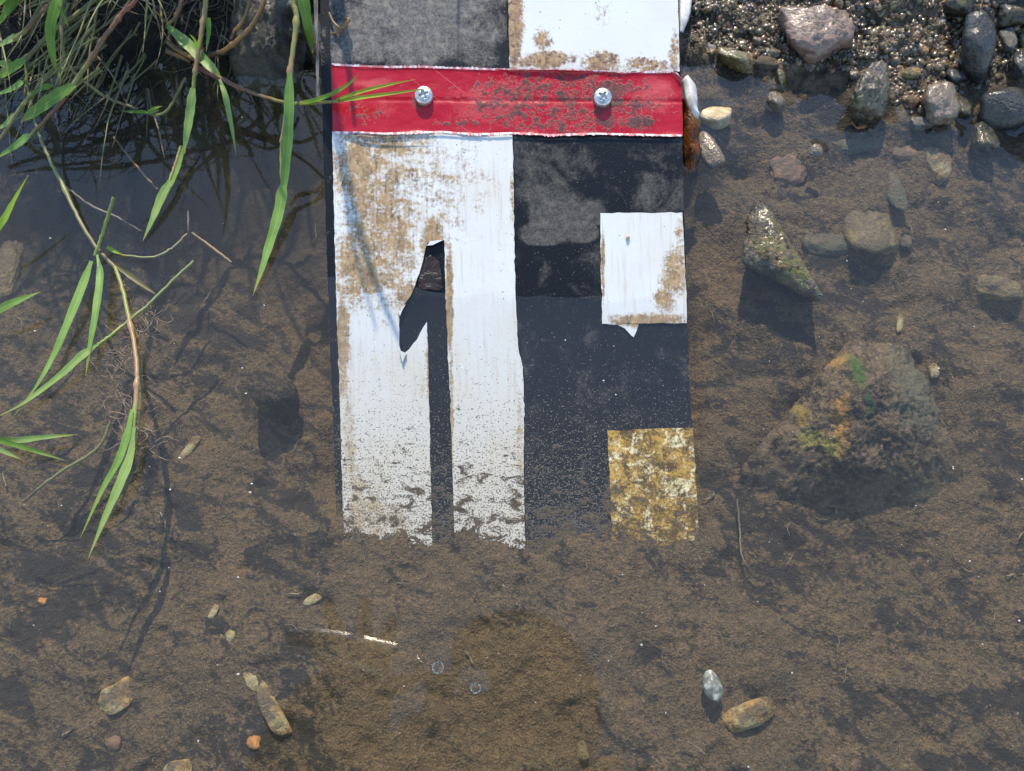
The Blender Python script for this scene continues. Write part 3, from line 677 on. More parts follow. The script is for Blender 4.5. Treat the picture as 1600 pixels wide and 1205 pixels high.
stone('pale yellow sunken stone with a green rim', 1352, 352, 78, 100, S_YELLOW, rot=6, thick=0.45, seed=31, facets=7, k=14, sink=0.66)
stone('blurred green stone lying sunken beside the yellow one', 1288, 382, 74, 50, S_GREEN, rot=-15, thick=0.5, seed=33, sink=0.68)
stone('dark upright slate piece under water above the yellow stone', 1396, 300, 34, 72, S_GREEN, rot=12, thick=0.5, seed=35, sink=0.6)
stone('tan rounded stone fading into the water on the right', 1467, 258, 40, 62, S_OCHRE, rot=8, thick=0.7, seed=37, sink=0.55)
stone('yellow green oblong stone sunken near the right edge', 1552, 450, 76, 42, S_YELLOW, rot=-14, thick=0.7, seed=39, sink=0.52)
stone('reddish brown silted stone sunken below the dark pebble', 1232, 268, 64, 58, S_RED, rot=30, thick=0.4, seed=41, sink=0.7)
stone('tiny wet pebble poking out below the cylindrical stone', 1274, 236, 20, 17, S_GREYBROWN, z=0.000, seed=43, sub=3)
stone('small speckled pebble under water right of the yellow stone', 1415, 381, 20, 22, S_SUNK, seed=45, sub=3)
stone('flat blue green stone under water below the cylindrical stone', 1335, 228, 80, 40, S_GREEN, rot=10, thick=0.4, seed=46, sink=0.68)
stone('mottled brown stone sunken right of the flat blue green stone', 1415, 238, 44, 36, S_RED, rot=-10, thick=0.4, seed=48, sink=0.68)
stone('white crusted little stone at the water edge', 1440, 192, 40, 22, S_PALEGREY, rot=10, z=-0.001, thick=0.7, seed=49, rough=0.09)
stone('tan wet pebble in the gravel above the rounded stone', 1422, 114, 26, 20, S_OCHRE, rot=-20, seed=51, sub=3, sink=0.1)
stone('reddish pebble half buried left of the rounded stone', 1427, 158, 22, 18, S_RED, rot=30, seed=53, sub=3)
# shaded stones at the right edge
rock('stone', 'tall blue black slate standing in the shade', 'stone', [(1508, 20, 26), (1540, 10, 30), (1556, 30, 28), (1560, 75, 20), (1540, 130, 6), (1522, 138, 2), (1502, 110, 8), (1500, 70, 18), (1530, 70, 25), (1505, 30, 0), (1550, 60, 0), (1525, 135, -6)], S_SLATE, k=12, rough=0.0013, seed=11)
stone('big smooth dark stone at the right edge by the water', 1578, 168, 96, 66, S_SLATE, rot=-10, z=0.004, thick=0.75, seed=61, rough=0.035)
stone('small greenish stone between the slate and the smooth stone', 1504, 168, 30, 42, S_SLATE2, rot=15, z=0.000, thick=0.8, seed=63)
stone('olive stone half under water below the smooth dark stone', 1536, 216, 40, 50, S_SLATE2, rot=-15, z=-0.003, thick=0.8, seed=65)
stone('pale grey stone behind the tall slate', 1573, 62, 26, 44, S_PALEGREY, rot=10, seed=67, sink=0.1)
stone('dark shaded stone in the top right corner', 1590, 18, 60, 40, S_SLATE2, rot=5, seed=69, sink=0.1)
stone('dark shaded stone above the tall slate', 1498, 8, 44, 36, S_SLATE2, rot=-20, seed=71, sink=0.1)
stone('dark stone between the pale grey stone and the edge', 1594, 100, 34, 44, S_SLATE, rot=20, seed=73, sink=0.1)
stone('small dark stone left of the tall slate', 1490, 118, 24, 26, S_SLATE, rot=20, seed=75, sub=3, sink=0.1)
# on the open bed
stone('silt covered round stone sunken left of the board', 426, 612, 72, 66, MAT_SILT, rot=5, thick=1.0, seed=81, z=-0.034, rough=0.04)
stone('oblong ochre stone on the silt at the lower right', 1166, 1117, 88, 38, S_OCHRE, rot=22, thick=0.8, seed=83, sink=0.32)
stone('ochre stone half buried in silt at the lower left', 182, 1092, 62, 40, S_OCHRE, rot=28, thick=0.6, seed=85, sink=0.62)
stone('long orange brown stone slanting beside the reflection', 424, 1108, 96, 26, S_OCHRE, rot=-58, thick=0.7, seed=87, sink=0.5)
stone('thin end of ochre stone above the long orange one', 392, 1060, 44, 18, S_OCHRE, rot=-62, thick=0.6, seed=88, sink=0.58, sub=3)
stone('small orange pebble below the long orange brown stone', 397, 1160, 22, 20, S_ORANGE, seed=89, sub=3, sink=0.4)
stone('tan pebble cut by the bottom edge of the picture', 278, 1202, 44, 26, S_OCHRE, rot=5, seed=91, sub=3, sink=0.4)
stone('small yellow pebble alone in the silt left of the reflection', 361, 994, 17, 22, S_OCHRE, rot=10, seed=93, sub=3, sink=0.6)
stone('slim yellow pebble near the left shadow', 333, 958, 12, 24, S_OCHRE, rot=-25, seed=94, sub=3, sink=0.6)
stone('slim ochre pebble below the silted board corner', 486, 938, 34, 15, S_OCHRE, rot=25, seed=95, sub=3, sink=0.62)
stone('greenish pebble at the right rim of the reflection', 910, 1172, 18, 28, S_YELLOW, rot=10, seed=96, sub=3, sink=0.4)
stone('small orange pebble deep in the left silt', 67, 940, 14, 12, S_ORANGE, seed=97, sub=3, sink=0.4)
stone('reddish flat pebble in the lower left silt', 178, 1162, 26, 22, S_RED, seed=98, sub=3, sink=0.45)
stone('ochre sliver right of the pyramid rock', 1460, 580, 16, 28, S_OCHRE, rot=-8, seed=99, sub=3, sink=0.4)
stone('pale sliver of stone above the pyramid rock', 1406, 505, 10, 36, S_OCHRE, rot=-15, seed=100, sub=3, sink=0.4)
stone('yellowish sunken stone beneath the grass at the left edge', 8, 420, 44, 110, S_YELLOW, thick=0.4, seed=101, sink=0.4)
stone('slim tan pebble on the silt left of the round stone', 297, 702, 16, 44, S_OCHRE, rot=-25, seed=103, sub=3, sink=0.62)
# rough concrete lump between grass and board
rock('concrete_lump', 'rough wet grey brown concrete lump behind the tall grass stem', 'concrete', [(366, -20, 30), (372, 28, 24), (360, 70, 12), (352, 84, 4), (362, 130, -3), (392, 152, -9), (470, 150, -9), (482, 60, 8), (484, -20, 30), (430, 40, 22), (430, 100, 8), (420, 0, -20), (420, 140, -25)], S_CONC, k=26, rough=0.0026, freq=120, seed=14, fine=0.0013)

# gravel: countless wet grains on the bank
def in_poly(x, y, poly):
    ins = False
    for (x0, y0), (x1, y1) in zip(poly, poly[1:] + poly[:1]):
        if (y0 > y) != (y1 > y) and x < (x1 - x0) * (y - y0) / (y1 - y0) + x0: ins = not ins
    return ins
GRAV = [(1064, -60), (1640, -60), (1640, 110), (1490, 150), (1450, 190), (1395, 170), (1380, 85), (1340, 120), (1290, 105), (1240, 118), (1190, 100), (1120, 88), (1075, 70)]
m = M('wet_gravel', 0.30, 0.3); at = m.n('Attribute', attribute_name='tone').outputs['Color']; ob = m.obj()
gn = m.noise(ob, 700, 3, 0.6)
m.b.inputs['Coat Weight'].default_value = 0.9; m.b.inputs['Coat Roughness'].default_value = 0.10
MAT_GRAVEL = m.done(m.mix(m.step(gn, 0.3, 0.7), m.mix(0.6, at, (0.02, 0.017, 0.014)), at), m.add(0.16, m.mul(gn, 0.3)), m.bump(gn, 0.35, 0.0008))
TONES = [(0.13, 0.092, 0.055), (0.19, 0.14, 0.085), (0.075, 0.056, 0.036), (0.26, 0.20, 0.13), (0.18, 0.085, 0.045), (0.11, 0.095, 0.042), (0.04, 0.034, 0.028), (0.23, 0.16, 0.085)]
spots = []
while len(spots) < 4600:
    a, b = rng.uniform(1060, 1640), rng.uniform(-60, 200)
    if in_poly(a, b, GRAV): spots.append((a, b))
W = np.array([P(a, b, 0.008) for a, b in spots]); gz = bed_z(W[:, 0], W[:, 1])
W = np.array([P(a, b, z) for (a, b), z in zip(spots, gz)]); gz = bed_z(W[:, 0], W[:, 1])
def _rn(i):
    q = np.random.default_rng(i).normal(size=(11, 3)); return np.vstack([q / np.linalg.norm(q, axis=1)[:, None], np.eye(3), -np.eye(3)])
D, FI = ico(2); VV, FF, CC = [], [], []; nfull = len(W)
for i, w in enumerate(W):
    r = min(0.0032, 0.00062 * math.exp(abs(rng.gauss(0, 0.85)))); e = np.array([rng.uniform(0.7, 1.3), rng.uniform(0.7, 1.3), rng.uniform(0.55, 0.95)]) * r
    g = np.array([rng.gauss(0, 1) for _ in range(9)]).reshape(3, 3); qm, _ = np.linalg.qr(g)
    sh = soft_hull(D, _rn(i), np.append(0.72 + 0.28 * np.random.default_rng(i).random(11), np.ones(6)), 9) * (1 + 0.07 * np.sin(D @ qm * 5.1).sum(1))
    v = ((D * sh[:, None]) * e) @ qm.T + np.array([w[0], w[1], gz[i] - r * 0.38])
    VV.append(v); FF.append(FI + i * len(D)); t = np.array(rng.choice(TONES)) * rng.uniform(0.5, 1.15) * np.array([1.08, 1.0, 0.82])
    CC.append(np.tile(np.append(t, 1.0), (len(D), 1)))
D1, F1 = ico(1); off = sum(len(v) for v in VV)
small = []
while len(small) < 6500:
    a, b = rng.uniform(1060, 1640), rng.uniform(-60, 200)
    if in_poly(a, b, GRAV): small.append((a, b))
W = np.array([P(a, b, 0.008) for a, b in small]); gz = bed_z(W[:, 0], W[:, 1]); W = np.array([P(a, b, z) for (a, b), z in zip(small, gz)]); gz = bed_z(W[:, 0], W[:, 1])
for i, w in enumerate(W):
    r = rng.uniform(0.00030, 0.00062); e = np.array([rng.uniform(0.7, 1.4), rng.uniform(0.7, 1.4), rng.uniform(0.6, 1.0)]) * r
    VV.append(D1 * e + np.array([w[0], w[1], gz[i] + r * 0.2])); FF.append(F1 + off + i * len(D1)); t = np.array(rng.choice(TONES)) * rng.uniform(0.6, 1.0)
    CC.append(np.tile(np.append(t, 1.0), (len(D1), 1)))
tag(mk('wet_gravel', np.vstack(VV), np.vstack(FF), MAT_GRAVEL, col=np.vstack(CC), base=(0, 0, 0)), 'glistening wet gravel grains covering the muddy right bank', 'gravel', kind='stuff')
# the larger pebbles in it, one by one
S_WRED = stone_material('reddish_wet_pebble', (0.12, 0.055, 0.032), (0.22, 0.11, 0.065), None, 1.0, 0.3, wet=0.1); S_WGREY = stone_material('pale_wet_pebble', (0.12, 0.11, 0.10), (0.24, 0.22, 0.20), None, 1.2, 0.3, wet=0.1); S_WOCH = stone_material('ochre_wet_pebble', (0.14, 0.085, 0.03), (0.27, 0.18, 0.075), None, 1.2, 0.3, wet=0.1); S_WOR = stone_material('orange_wet_pebble', (0.22, 0.085, 0.02), (0.36, 0.17, 0.05), None, 1.2, 0.3, wet=0.1)
PM = [S_GREYBROWN, S_MOSSY, S_WRED, S_WGREY, S_WOCH, S_DARKWET, S_WOR]
PL = ['grey brown wet pebble among the glistening gravel', 'olive wet pebble among the glistening gravel', 'reddish wet pebble among the glistening gravel', 'pale grey wet pebble among the glistening gravel',
      'ochre wet pebble among the glistening gravel', 'blackish wet pebble among the glistening gravel', 'bright orange wet pebble among the glistening gravel']
LAND = [(1280, 55, 'the large pinkish stone'), (1360, 140, 'the stubby cylindrical stone'), (1467, 158, 'the rounded grey brown stone'), (1150, 92, 'the mossy olive stone'), (1070, 40, 'the gauge board edge'), (1525, 70, 'the tall slate'), (1422, 114, 'the tan wet pebble'), (1217, 120, 'the pointed tan stone')]
used = set()
def pebble_label(kind, a, b, sz):
    size = 'tiny' if sz < 11.5 else 'small' if sz < 14 else 'larger'
    for q in sorted(LAND, key=lambda t: (t[0] - a) ** 2 + (t[1] - b) ** 2)[:4]:
        dx, dy = a - q[0], b - q[1]; r = math.hypot(dx, dy)
        d = ('right of' if dx > 0 else 'left of') if abs(dx) > 1.6 * abs(dy) else ('above' if dy < 0 else 'below') if abs(dy) > 1.6 * abs(dx) else ('upper ' if dy < 0 else 'lower ') + ('right of' if dx > 0 else 'left of')
        near = 'close ' if r < 60 else 'some way ' if r < 110 else 'far '
        for lab in (f'{size} {kind} {d} {q[2]}', f'{size} {kind} {near}{d} {q[2]}'):
            if lab not in used:
                used.add(lab); return lab
    return f'{size} {kind} {d} {q[2]}'
n = 0
while n < 44:
    a, b = rng.uniform(1068, 1490), rng.uniform(-5, 150)
    if not in_poly(a, b, GRAV) or in_poly(a, b, [(1200, 0), (1345, 0), (1345, 85), (1255, 115), (1215, 70)]): continue
    w = rng.choice([0, 0, 0, 1, 1, 2, 3, 4, 5, 5, 6 if n % 3 == 0 else 0]); sz = rng.uniform(9, 17)
    stone(pebble_label(PL[w].split(' among')[0], a, b, sz), a, b, sz * rng.uniform(0.9, 1.35), sz, PM[w], rot=rng.uniform(0, 180), seed=200 + n, sub=3, name='pebble', cat='pebble', group=PL[w].split(' among')[0] + 's in the bank gravel', sink=0.46, ring=False)
    n += 1
# boulder on the bank above the picture; it shades the right corner
def boulder():
    W = np.array([(.250, .52, .10), (.245, .56, .22), (.31, .53, .23), (.45, .50, .27), (.62, .50, .30), (.75, .60, .20), (.28, .51, .0), (.6, .48, .0), (.26, .74, .0), (.75, .75, .0), (.3, .7, .24), (.7, .7, .25)]); cen = (W.max(0) + W.min(0)) / 2
    N, d = hull_planes(W, cen); D, F = ico(5); V = cen + D * soft_hull(D, N, d, 14)[:, None]; V = V + D * (fbm(V * 22, 5)[:, None] * 0.007)
    tag(mk('boulder', V, F, S_SLATE), 'large dark boulder on the bank above the shaded corner', 'boulder')
boulder()

# ------------------------------------------------------------------ grass
def leaf_material(name, a, b, tip=None, trans=0.35, rough=0.38):
    m = M(name, rough, 0.4); uv = m.uv(); u = m.xyz(uv)[0]; v = m.xyz(uv)[1]; ob = m.obj()
    vein = m.n('TexWave', wave_type='BANDS', bands_direction='Y'); m.put(vein.inputs['Vector'], uv); vein.inputs['Scale'].default_value = 2.6; vein.inputs['Distortion'].default_value = 0.4
    mot = m.noise(ob, 90, 4, 0.6)
    col = m.mix(m.step(mot, 0.35, 0.65), a, b)
    col = m.mix(m.mul(vein.outputs['Fac'], 0.28), col, tuple(min(1, x * 1.7) for x in b))
    rib = m.step(m.math('ABSOLUTE', m.sub(v, 0.5)), 0.05, 0.0)
    col = m.mix(m.mul(rib, 0.5), col, tuple(min(1, x * 1.9) for x in b))
    if tip is not None: col = m.mix(m.step(m.add(u, m.mul(m.sub(mot, 0.5), 0.5)), 0.72, 1.0), col, tip)
    sp = m.step(m.noise(ob, 420, 2), 0.72, 0.78); col = m.mix(m.mul(sp, 0.5), col, (0.16, 0.12, 0.05))
    m.put(m.b.inputs['Base Color'], col); m.put(m.b.inputs['Normal'], m.bump(vein.outputs['Fac'], 0.25, 0.0004))
    tl = m.n('BsdfTranslucent'); m.put(tl.inputs[0], m.mix(0.4, col, (0.30, 0.42, 0.03)))
    mx = m.n('MixShader'); mx.inputs[0].default_value = trans; m.t.links.new(m.b.outputs[0], mx.inputs[1]); m.t.links.new(tl.outputs[0], mx.inputs[2])
    m.t.links.new(mx.outputs[0], m.out.inputs['Surface']); return m.m
def stem_material(name, a, b, c):
    m = M(name, 0.4, 0.4); uv = m.uv(); u = m.xyz(uv)[0]; ob = m.obj()
    n = m.noise(ob, 28, 3, 0.6)
    col = m.mix(m.step(m.add(u, m.mul(m.sub(n, 0.5), 1.2)), 0.25, 0.55), a, b); col = m.mix(m.step(m.add(u, m.mul(m.sub(n, 0.5), 1.0)), 0.65, 0.9), col, c)
    col = m.mix(m.mul(m.step(m.noise(ob, 380, 2), 0.62, 0.72), 0.5), col, tuple(x * 0.4 for x in a))
    return m.done(col, 0.42)
L_BLUE = leaf_material('fresh_green_leaf', (0.120, 0.230, 0.048), (0.200, 0.330, 0.075), (0.28, 0.28, 0.05))
L_GREEN = leaf_material('green_leaf', (0.078, 0.165, 0.020), (0.150, 0.250, 0.036), (0.22, 0.20, 0.04))
L_PALE = leaf_material('pale_green_leaf', (0.165, 0.260, 0.075), (0.250, 0.355, 0.105), (0.30, 0.30, 0.06))
L_BRIGHT = leaf_material('yellow_green_leaf', (0.169, 0.294, 0.025), (0.288, 0.413, 0.044), (0.36, 0.34, 0.03), 0.45)
L_DARK = leaf_material('dark_green_leaf', (0.022, 0.062, 0.014), (0.045, 0.105, 0.024))
L_OLD = leaf_material('olive_dying_leaf', (0.095, 0.085, 0.020), (0.180, 0.145, 0.035), (0.16, 0.08, 0.02))
T_GREEN = stem_material('green_stem', (0.14, 0.17, 0.045), (0.20, 0.235, 0.055), (0.15, 0.20, 0.05))
T_RED = stem_material('red_stem', (0.17, 0.062, 0.048), (0.15, 0.085, 0.040), (0.17, 0.16, 0.05))
T_PINK = stem_material('pink_stem', (0.20, 0.20, 0.06), (0.27, 0.155, 0.085), (0.22, 0.24, 0.06))
T_BROWN = stem_material('brown_stem', (0.130, 0.075, 0.030), (0.210, 0.110, 0.035), (0.09, 0.05, 0.025))
T_DULL = stem_material('dull_green_stem', (0.135, 0.135, 0.050), (0.175, 0.170, 0.060), (0.13, 0.10, 0.05))
T_DEAD = stem_material('dead_straw', (0.100, 0.080, 0.050), (0.170, 0.135, 0.085), (0.07, 0.05, 0.03))
T_ROOT = stem_material('root_fibre', (0.150, 0.100, 0.062), (0.240, 0.170, 0.110), (0.13, 0.08, 0.05))

def P3(pts): return [P(a, b, z * 0.001) for a, b, z in pts]
def add_stem(root, pts, w0, w1, mat, nodes=(), name='stem'):
    C = spline(P3(pts), max(12, 7 * len(pts))); s = pxm(pts[0][0], pts[0][1], pts[0][2] * .001) / 2
    t = np.linspace(0, 1, len(C)); r = (w0 * (1 - t) + w1 * t) * s
    for q in nodes: r = r * (1 + 0.55 * np.exp(-((t - q) / 0.018) ** 2))
    C = C + (np.random.default_rng(len(pts) * 31 + int(pts[0][0])).normal(size=C.shape) * 0.00012)
    V, F, uv = tube(C, r, 8); note_ring(V, 0.0012)
    return mk(name, V, F, mat, root, uv=uv)
def add_leaf(root, pts, w, mat, fold=0.3, roll=0.0, base=0.72, peak=0.18, taper=1.9, name='leaf', blunt=0.0):
    C = spline(P3(pts), max(20, 9 * len(pts))); s = pxm(pts[0][0], pts[0][1], pts[0][2] * .001) / 2
    t = np.linspace(0, 1, len(C)); g = np.clip(t / peak, 0, 1); g = g * g * (3 - 2 * g)
    W = 0.8 * w * s * (base + (1 - base) * g) * np.clip(1 - np.clip((t - peak) / (1 - peak), 0, 1) ** taper, blunt, 1)
    W = np.maximum(W, 0.00008)
    W = W * (1 + 0.05 * np.sin(t * 31 + pts[0][0]))
    ro = roll + 0.16 * np.sin(t * 3.0 + pts[0][0] * 0.1)
    V, F, uv = ribbon(C, W, fold, ro); note_ring(V, 0.0010)
    return mk(name, V, F, mat, root, uv=uv)
def shoot(label, stems=(), leaves=(), group=None, base=None, name='grass_shoot'):
    first = (stems[0][0] if stems else leaves[0][0])[0]
    r = empty(name, P(first[0], first[1], first[2] * 0.001), label, 'grass', group)
    for s in stems: add_stem(r, s[0], s[1], s[2], s[3], s[4] if len(s) > 4 else ())
    for l in leaves:
        add_leaf(r, l[0], l[1], l[2], **(l[3] if len(l) > 3 else {}))
    return r

shoot('tall green grass stem with a long blade beside the board',
      [([(456, -60, 70), (458, 0, 60), (463, 26, 56), (459, 70, 50), (453, 112, 44), (449, 160, 36), (443, 206, 26), (440, 240, 18), (441, 290, 9)], 9, 6, T_PINK, (0.28, 0.5, 0.8))],
      [([(453, 112, 45), (452, 160, 38), (451, 210, 28), (447, 260, 17), (443, 300, 9), (440, 325, 5)], 19, L_BLUE, dict(base=0.4, peak=0.15, taper=4.0, fold=0.35, blunt=0.25)),
       ([(444, 280, 12), (436, 330, 7), (420, 385, 4), (408, 425, 3), (395, 462, 2)], 21, L_BLUE, dict(base=0.45, peak=0.15, taper=1.5, fold=0.3))])
shoot('broad dark green blade hanging beside the weathered slat', [], [([(462, -70, 70), (472, -10, 62), (480, 35, 52), (486, 66, 42), (489, 84, 34)], 24, L_GREEN, dict(base=0.8, taper=1.6, roll=0.3))])
B_ = shoot('red stemmed grass runner reaching across onto the red band',
      [([(306, 104, 26), (325, 113, 24), (348, 124, 22), (375, 138, 20), (405, 149, 20), (444, 160, 24), (480, 162, 34), (520, 159, 44)], 8, 4.5, T_RED, (0.2, 0.42)),
       ([(520, 159, 44), (530, 158, 45)], 4.5, 4, T_PINK)],
      [([(448, 161, 25), (480, 160, 35), (515, 149, 46), (545, 131, 51), (561, 114, 54)], 10, L_GREEN, dict(base=0.4, peak=0.3)),
       ([(520, 159, 44), (560, 145, 48), (605, 133, 51), (650, 124, 53)], 8, L_BRIGHT, dict(base=0.6, peak=0.25, fold=0.5)),
       ([(520, 160, 44), (565, 153, 47), (615, 146, 49), (680, 137, 51)], 8, L_BRIGHT, dict(base=0.6, peak=0.25, fold=0.5)),
       ([(262, 41, 32), (285, 62, 32), (310, 86, 31), (332, 107, 30), (346, 122, 28)], 21, L_PALE, dict(base=0.5, peak=0.3, taper=3.0, blunt=0.15)),
       ([(343, 124, 26), (352, 148, 24), (358, 175, 18), (364, 208, 9), (369, 243, 1)], 12, L_PALE, dict(base=0.5, peak=0.3))])
shoot('drooping pale grass shoot left of the tall stem',
      [([(322, -30, 52), (321, 5, 46), (316, 45, 40), (310, 80, 34), (305, 112, 28), (302, 140, 22)], 9, 6, T_PINK, (0.35, 0.8)),
       ([(283, 228, 9), (276, 250, 7), (264, 284, 5)], 5, 4, T_PINK)],
      [([(302, 138, 23), (299, 165, 19), (294, 198, 14), (287, 240, 8)], 18, L_PALE, dict(base=0.6, peak=0.2, taper=3.5, blunt=0.3)),
       ([(286, 228, 9), (278, 262, 6), (262, 300, 4), (248, 330, 3)], 12, L_BLUE, dict(base=0.5, taper=2.5)),
       ([(266, 282, 7), (254, 305, 5), (240, 340, 3), (223, 377, 1)], 17, L_PALE, dict(base=0.5, peak=0.3)),
       ([(326, 28, 44), (326, 55, 40), (322, 82, 36)], 9, L_GREEN, dict(base=0.8)),
       ([(309, 76, 36), (304, 62, 40), (296, 53, 42)], 6, L_BRIGHT), ([(310, 76, 36), (314, 62, 42), (317, 53, 46)], 6, L_BRIGHT)])
shoot('two orange brown root stems curving over the concrete lump',
      [([(420, -30, 58), (411, 8, 52), (395, 38, 46), (375, 60, 40), (352, 78, 34), (325, 88, 28)], 7, 8, T_BROWN, (0.7,)), ([(394, -30, 52), (390, 5, 48), (378, 36, 44), (367, 48, 41), (362, 62, 38)], 6, 6, T_BROWN, (0.6,)),
       ([(262, 66, 22), (278, 78, 22), (298, 90, 24), (310, 98, 25)], 8, 5, T_BROWN), ([(262, 80, 18), (282, 88, 20), (300, 98, 24)], 10, 5, T_BROWN)])
shoot('jointed reddish stalk bent above the pale blade', [([(288, -25, 50), (281, 10, 45), (273, 28, 40), (262, 38, 35)], 7, 5, T_RED, (0.55,)), ([(240, 14, 40), (252, 28, 37), (262, 37, 35)], 2, 3, T_BROWN)])
shoot('long red jointed grass stem ending in a broad dark blade',
      [([(222, -18, 60), (208, 6, 56), (192, 20, 53), (176, 42, 50), (160, 62, 46), (147, 86, 42), (130, 110, 37), (116, 133, 32)], 7, 8, T_RED, (0.22, 0.35, 0.6, 0.72)), ([(104, 152, 26), (80, 178, 20), (45, 214, 12)], 6, 5, T_RED)],
      [([(117, 132, 33), (100, 144, 30), (75, 160, 26), (50, 178, 22), (33, 190, 19)], 25, L_GREEN, dict(base=0.5, peak=0.35, taper=2.6)), ([(46, 212, 13), (28, 226, 10), (-10, 250, 6)], 17, L_BLUE)])
shoot('thin arched stem ending in small bright leaves over the water',
      [([(98, -20, 50), (96, 40, 42), (99, 78, 36), (108, 102, 30), (126, 122, 23), (160, 148, 14), (190, 162, 9), (216, 170, 6)], 6, 4, T_DULL), ([(290, 122, 14), (276, 148, 10), (262, 172, 6), (244, 180, 4), (230, 176, 5)], 5, 4, T_DULL)],
      [([(231, 176, 6), (212, 175, 6), (189, 174, 5)], 8, L_GREEN, dict(base=0.5)), ([(231, 176, 6), (243, 169, 8), (254, 166, 9)], 7, L_BRIGHT, dict(base=0.5)), ([(231, 177, 6), (240, 175, 7), (249, 172, 8)], 5, L_GREEN)])
shoot('wide green blade arching down near the top left', [], [([(99, -20, 56), (88, 8, 54), (79, 45, 48), (82, 85, 38), (89, 118, 28)], 20, L_GREEN, dict(base=0.7, peak=0.3, taper=2.2, roll=0.5)), ([(92, 10, 54), (101, 28, 50), (108, 44, 46)], 7, L_GREEN)])
shoot('pink stem with a blue green blade slanting to the left edge', [([(92, -12, 52), (78, 8, 49), (62, 24, 46), (40, 48, 42), (22, 62, 38)], 9, 7, T_RED, (0.3,))], [([(28, 56, 40), (10, 66, 36), (-12, 76, 32)], 15, L_PALE, dict(base=0.6))])
shoot('olive stem and blade slanting under the arching blade', [([(162, -10, 40), (120, 22, 38), (84, 48, 36), (60, 72, 33), (40, 95, 30)], 7, 7, T_DULL, (0.4,))], [([(42, 92, 31), (22, 106, 28), (-16, 128, 24)], 21, L_GREEN, dict(base=0.5, peak=0.35, taper=2.5))])
shoot('green grass stalks running down to the left edge',
      [([(106, 92, 32), (80, 112, 28), (55, 142, 23), (30, 172, 18), (10, 204, 12), (-12, 232, 8)], 7, 6, T_DULL)],
      [([(108, 90, 33), (98, 106, 30), (84, 140, 26)], 11, L_PALE, dict(base=0.4)), ([(84, 134, 26), (66, 138, 25), (46, 152, 22), (36, 168, 20)], 12, L_GREEN, dict(base=0.4)), ([(36, 128, 26), (18, 140, 24), (-14, 150, 20)], 13, L_BLUE)])
shoot('pale blade at the left edge above the dark water', [], [([(24, 178, 16), (10, 194, 14), (-14, 206, 12)], 12, L_PALE), ([(18, 98, 28), (6, 100, 27), (-14, 96, 26)], 16, L_GREEN)])
shoot('bunch of bright green blades in the top left corner', [], [([(26, -25, 60), (16, 8, 56), (4, 30, 52), (-10, 46, 48)], 20, L_GREEN, dict(base=0.7)), ([(12, -28, 62), (6, -4, 60), (-10, 16, 56)], 22, L_GREEN, dict(base=0.7)), ([(40, -20, 58), (26, 6, 55), (10, 24, 52), (-8, 34, 50)], 10, L_BRIGHT, dict(base=0.6))])
I_ = shoot('long thin stem hanging into the water with paired blades and roots',
      [([(40, 96, 26), (44, 140, 20), (58, 200, 14), (76, 246, 10), (97, 287, 7), (122, 340, 5), (150, 386, 3), (180, 418, 2)], 4.5, 6, T_DULL, (0.6,)),
       ([(180, 418, 2), (190, 446, 2), (200, 490, 3), (210, 540, 4), (214, 580, 5), (212, 625, 5), (206, 690, 4)], 6, 7, T_PINK, (0.4, 0.75)),
       ([(178, 308, 22), (168, 340, 15), (156, 378, 7), (148, 400, 4)], 6, 5, T_GREEN)],
      [([(143, 408, 6), (128, 450, 5), (104, 510, 5), (82, 560, 4), (56, 605, 4), (19, 654, 3)], 17, L_BLUE, dict(base=0.45, peak=0.2, taper=1.4)),
       ([(152, 398, 6), (157, 432, 7), (150, 490, 7), (141, 540, 5), (134, 588, 3)], 16, L_BLUE, dict(base=0.3, peak=0.3)),
       ([(206, 640, 7), (200, 676, 6), (186, 718, 5), (160, 766, 3), (125, 842, 2)], 15, L_BLUE, dict(base=0.4, peak=0.35)),
       ([(210, 668, 7), (204, 712, 6), (188, 756, 5), (166, 806, 3), (138, 872, 2)], 19, L_PALE, dict(base=0.35, peak=0.4)),
       ([(203, 490, -2), (212, 540, -4), (220, 590, -5), (218, 640, -6), (212, 706, -7)], 13, L_OLD, dict(base=0.5))])
def roots(parent, pts, n, spread, seed, mat=T_ROOT, zlo=-7, zhi=0, rad=0.00028, length=36, name='root_hairs'):
    g = random.Random(seed); parts = []
    for _ in range(n):
        a, b = g.choice(pts); x, y = a + g.gauss(0, spread * 0.3), b + g.gauss(0, spread * 0.3); z = g.uniform(zlo, zhi); an = g.uniform(0, 6.28); C = []
        for k in range(9):
            C.append((x, y, z)); an += g.gauss(0, 0.55); L = length / 8 * g.uniform(0.6, 1.4); x += math.cos(an) * L; y += math.sin(an) * L * 0.9; z = min(zhi, max(zlo, z + g.gauss(0, 1.6)))
        V, F, uv = tube(spline(P3(C), 20), np.linspace(rad, rad * 0.35, 20) * g.uniform(0.6, 1.3), 4); parts.append((V, F, uv))
    V, F, uv = join(parts); o = mk(name, V, F, mat, parent, uv=uv); o['kind'] = 'stuff'; return o
roots(I_, [(222, 510), (230, 520), (205, 530), (180, 545), (235, 500)], 46, 26, 5, length=48)
roots(I_, [(190, 590), (215, 610), (200, 650), (225, 690), (175, 600)], 34, 30, 6, length=56)
shoot('floating green blade crossing under the paired blades',
      [([(302, 408, -3), (268, 440, -2), (232, 476, -1), (198, 504, 0), (168, 528, 2), (150, 541, 3)], 4.5, 5, T_GREEN)],
      [([(153, 538, 4), (128, 556, 5), (100, 582, 5), (62, 612, 4), (30, 634, 4), (-14, 656, 3)], 16, L_PALE, dict(base=0.3, peak=0.2, taper=1.3))])
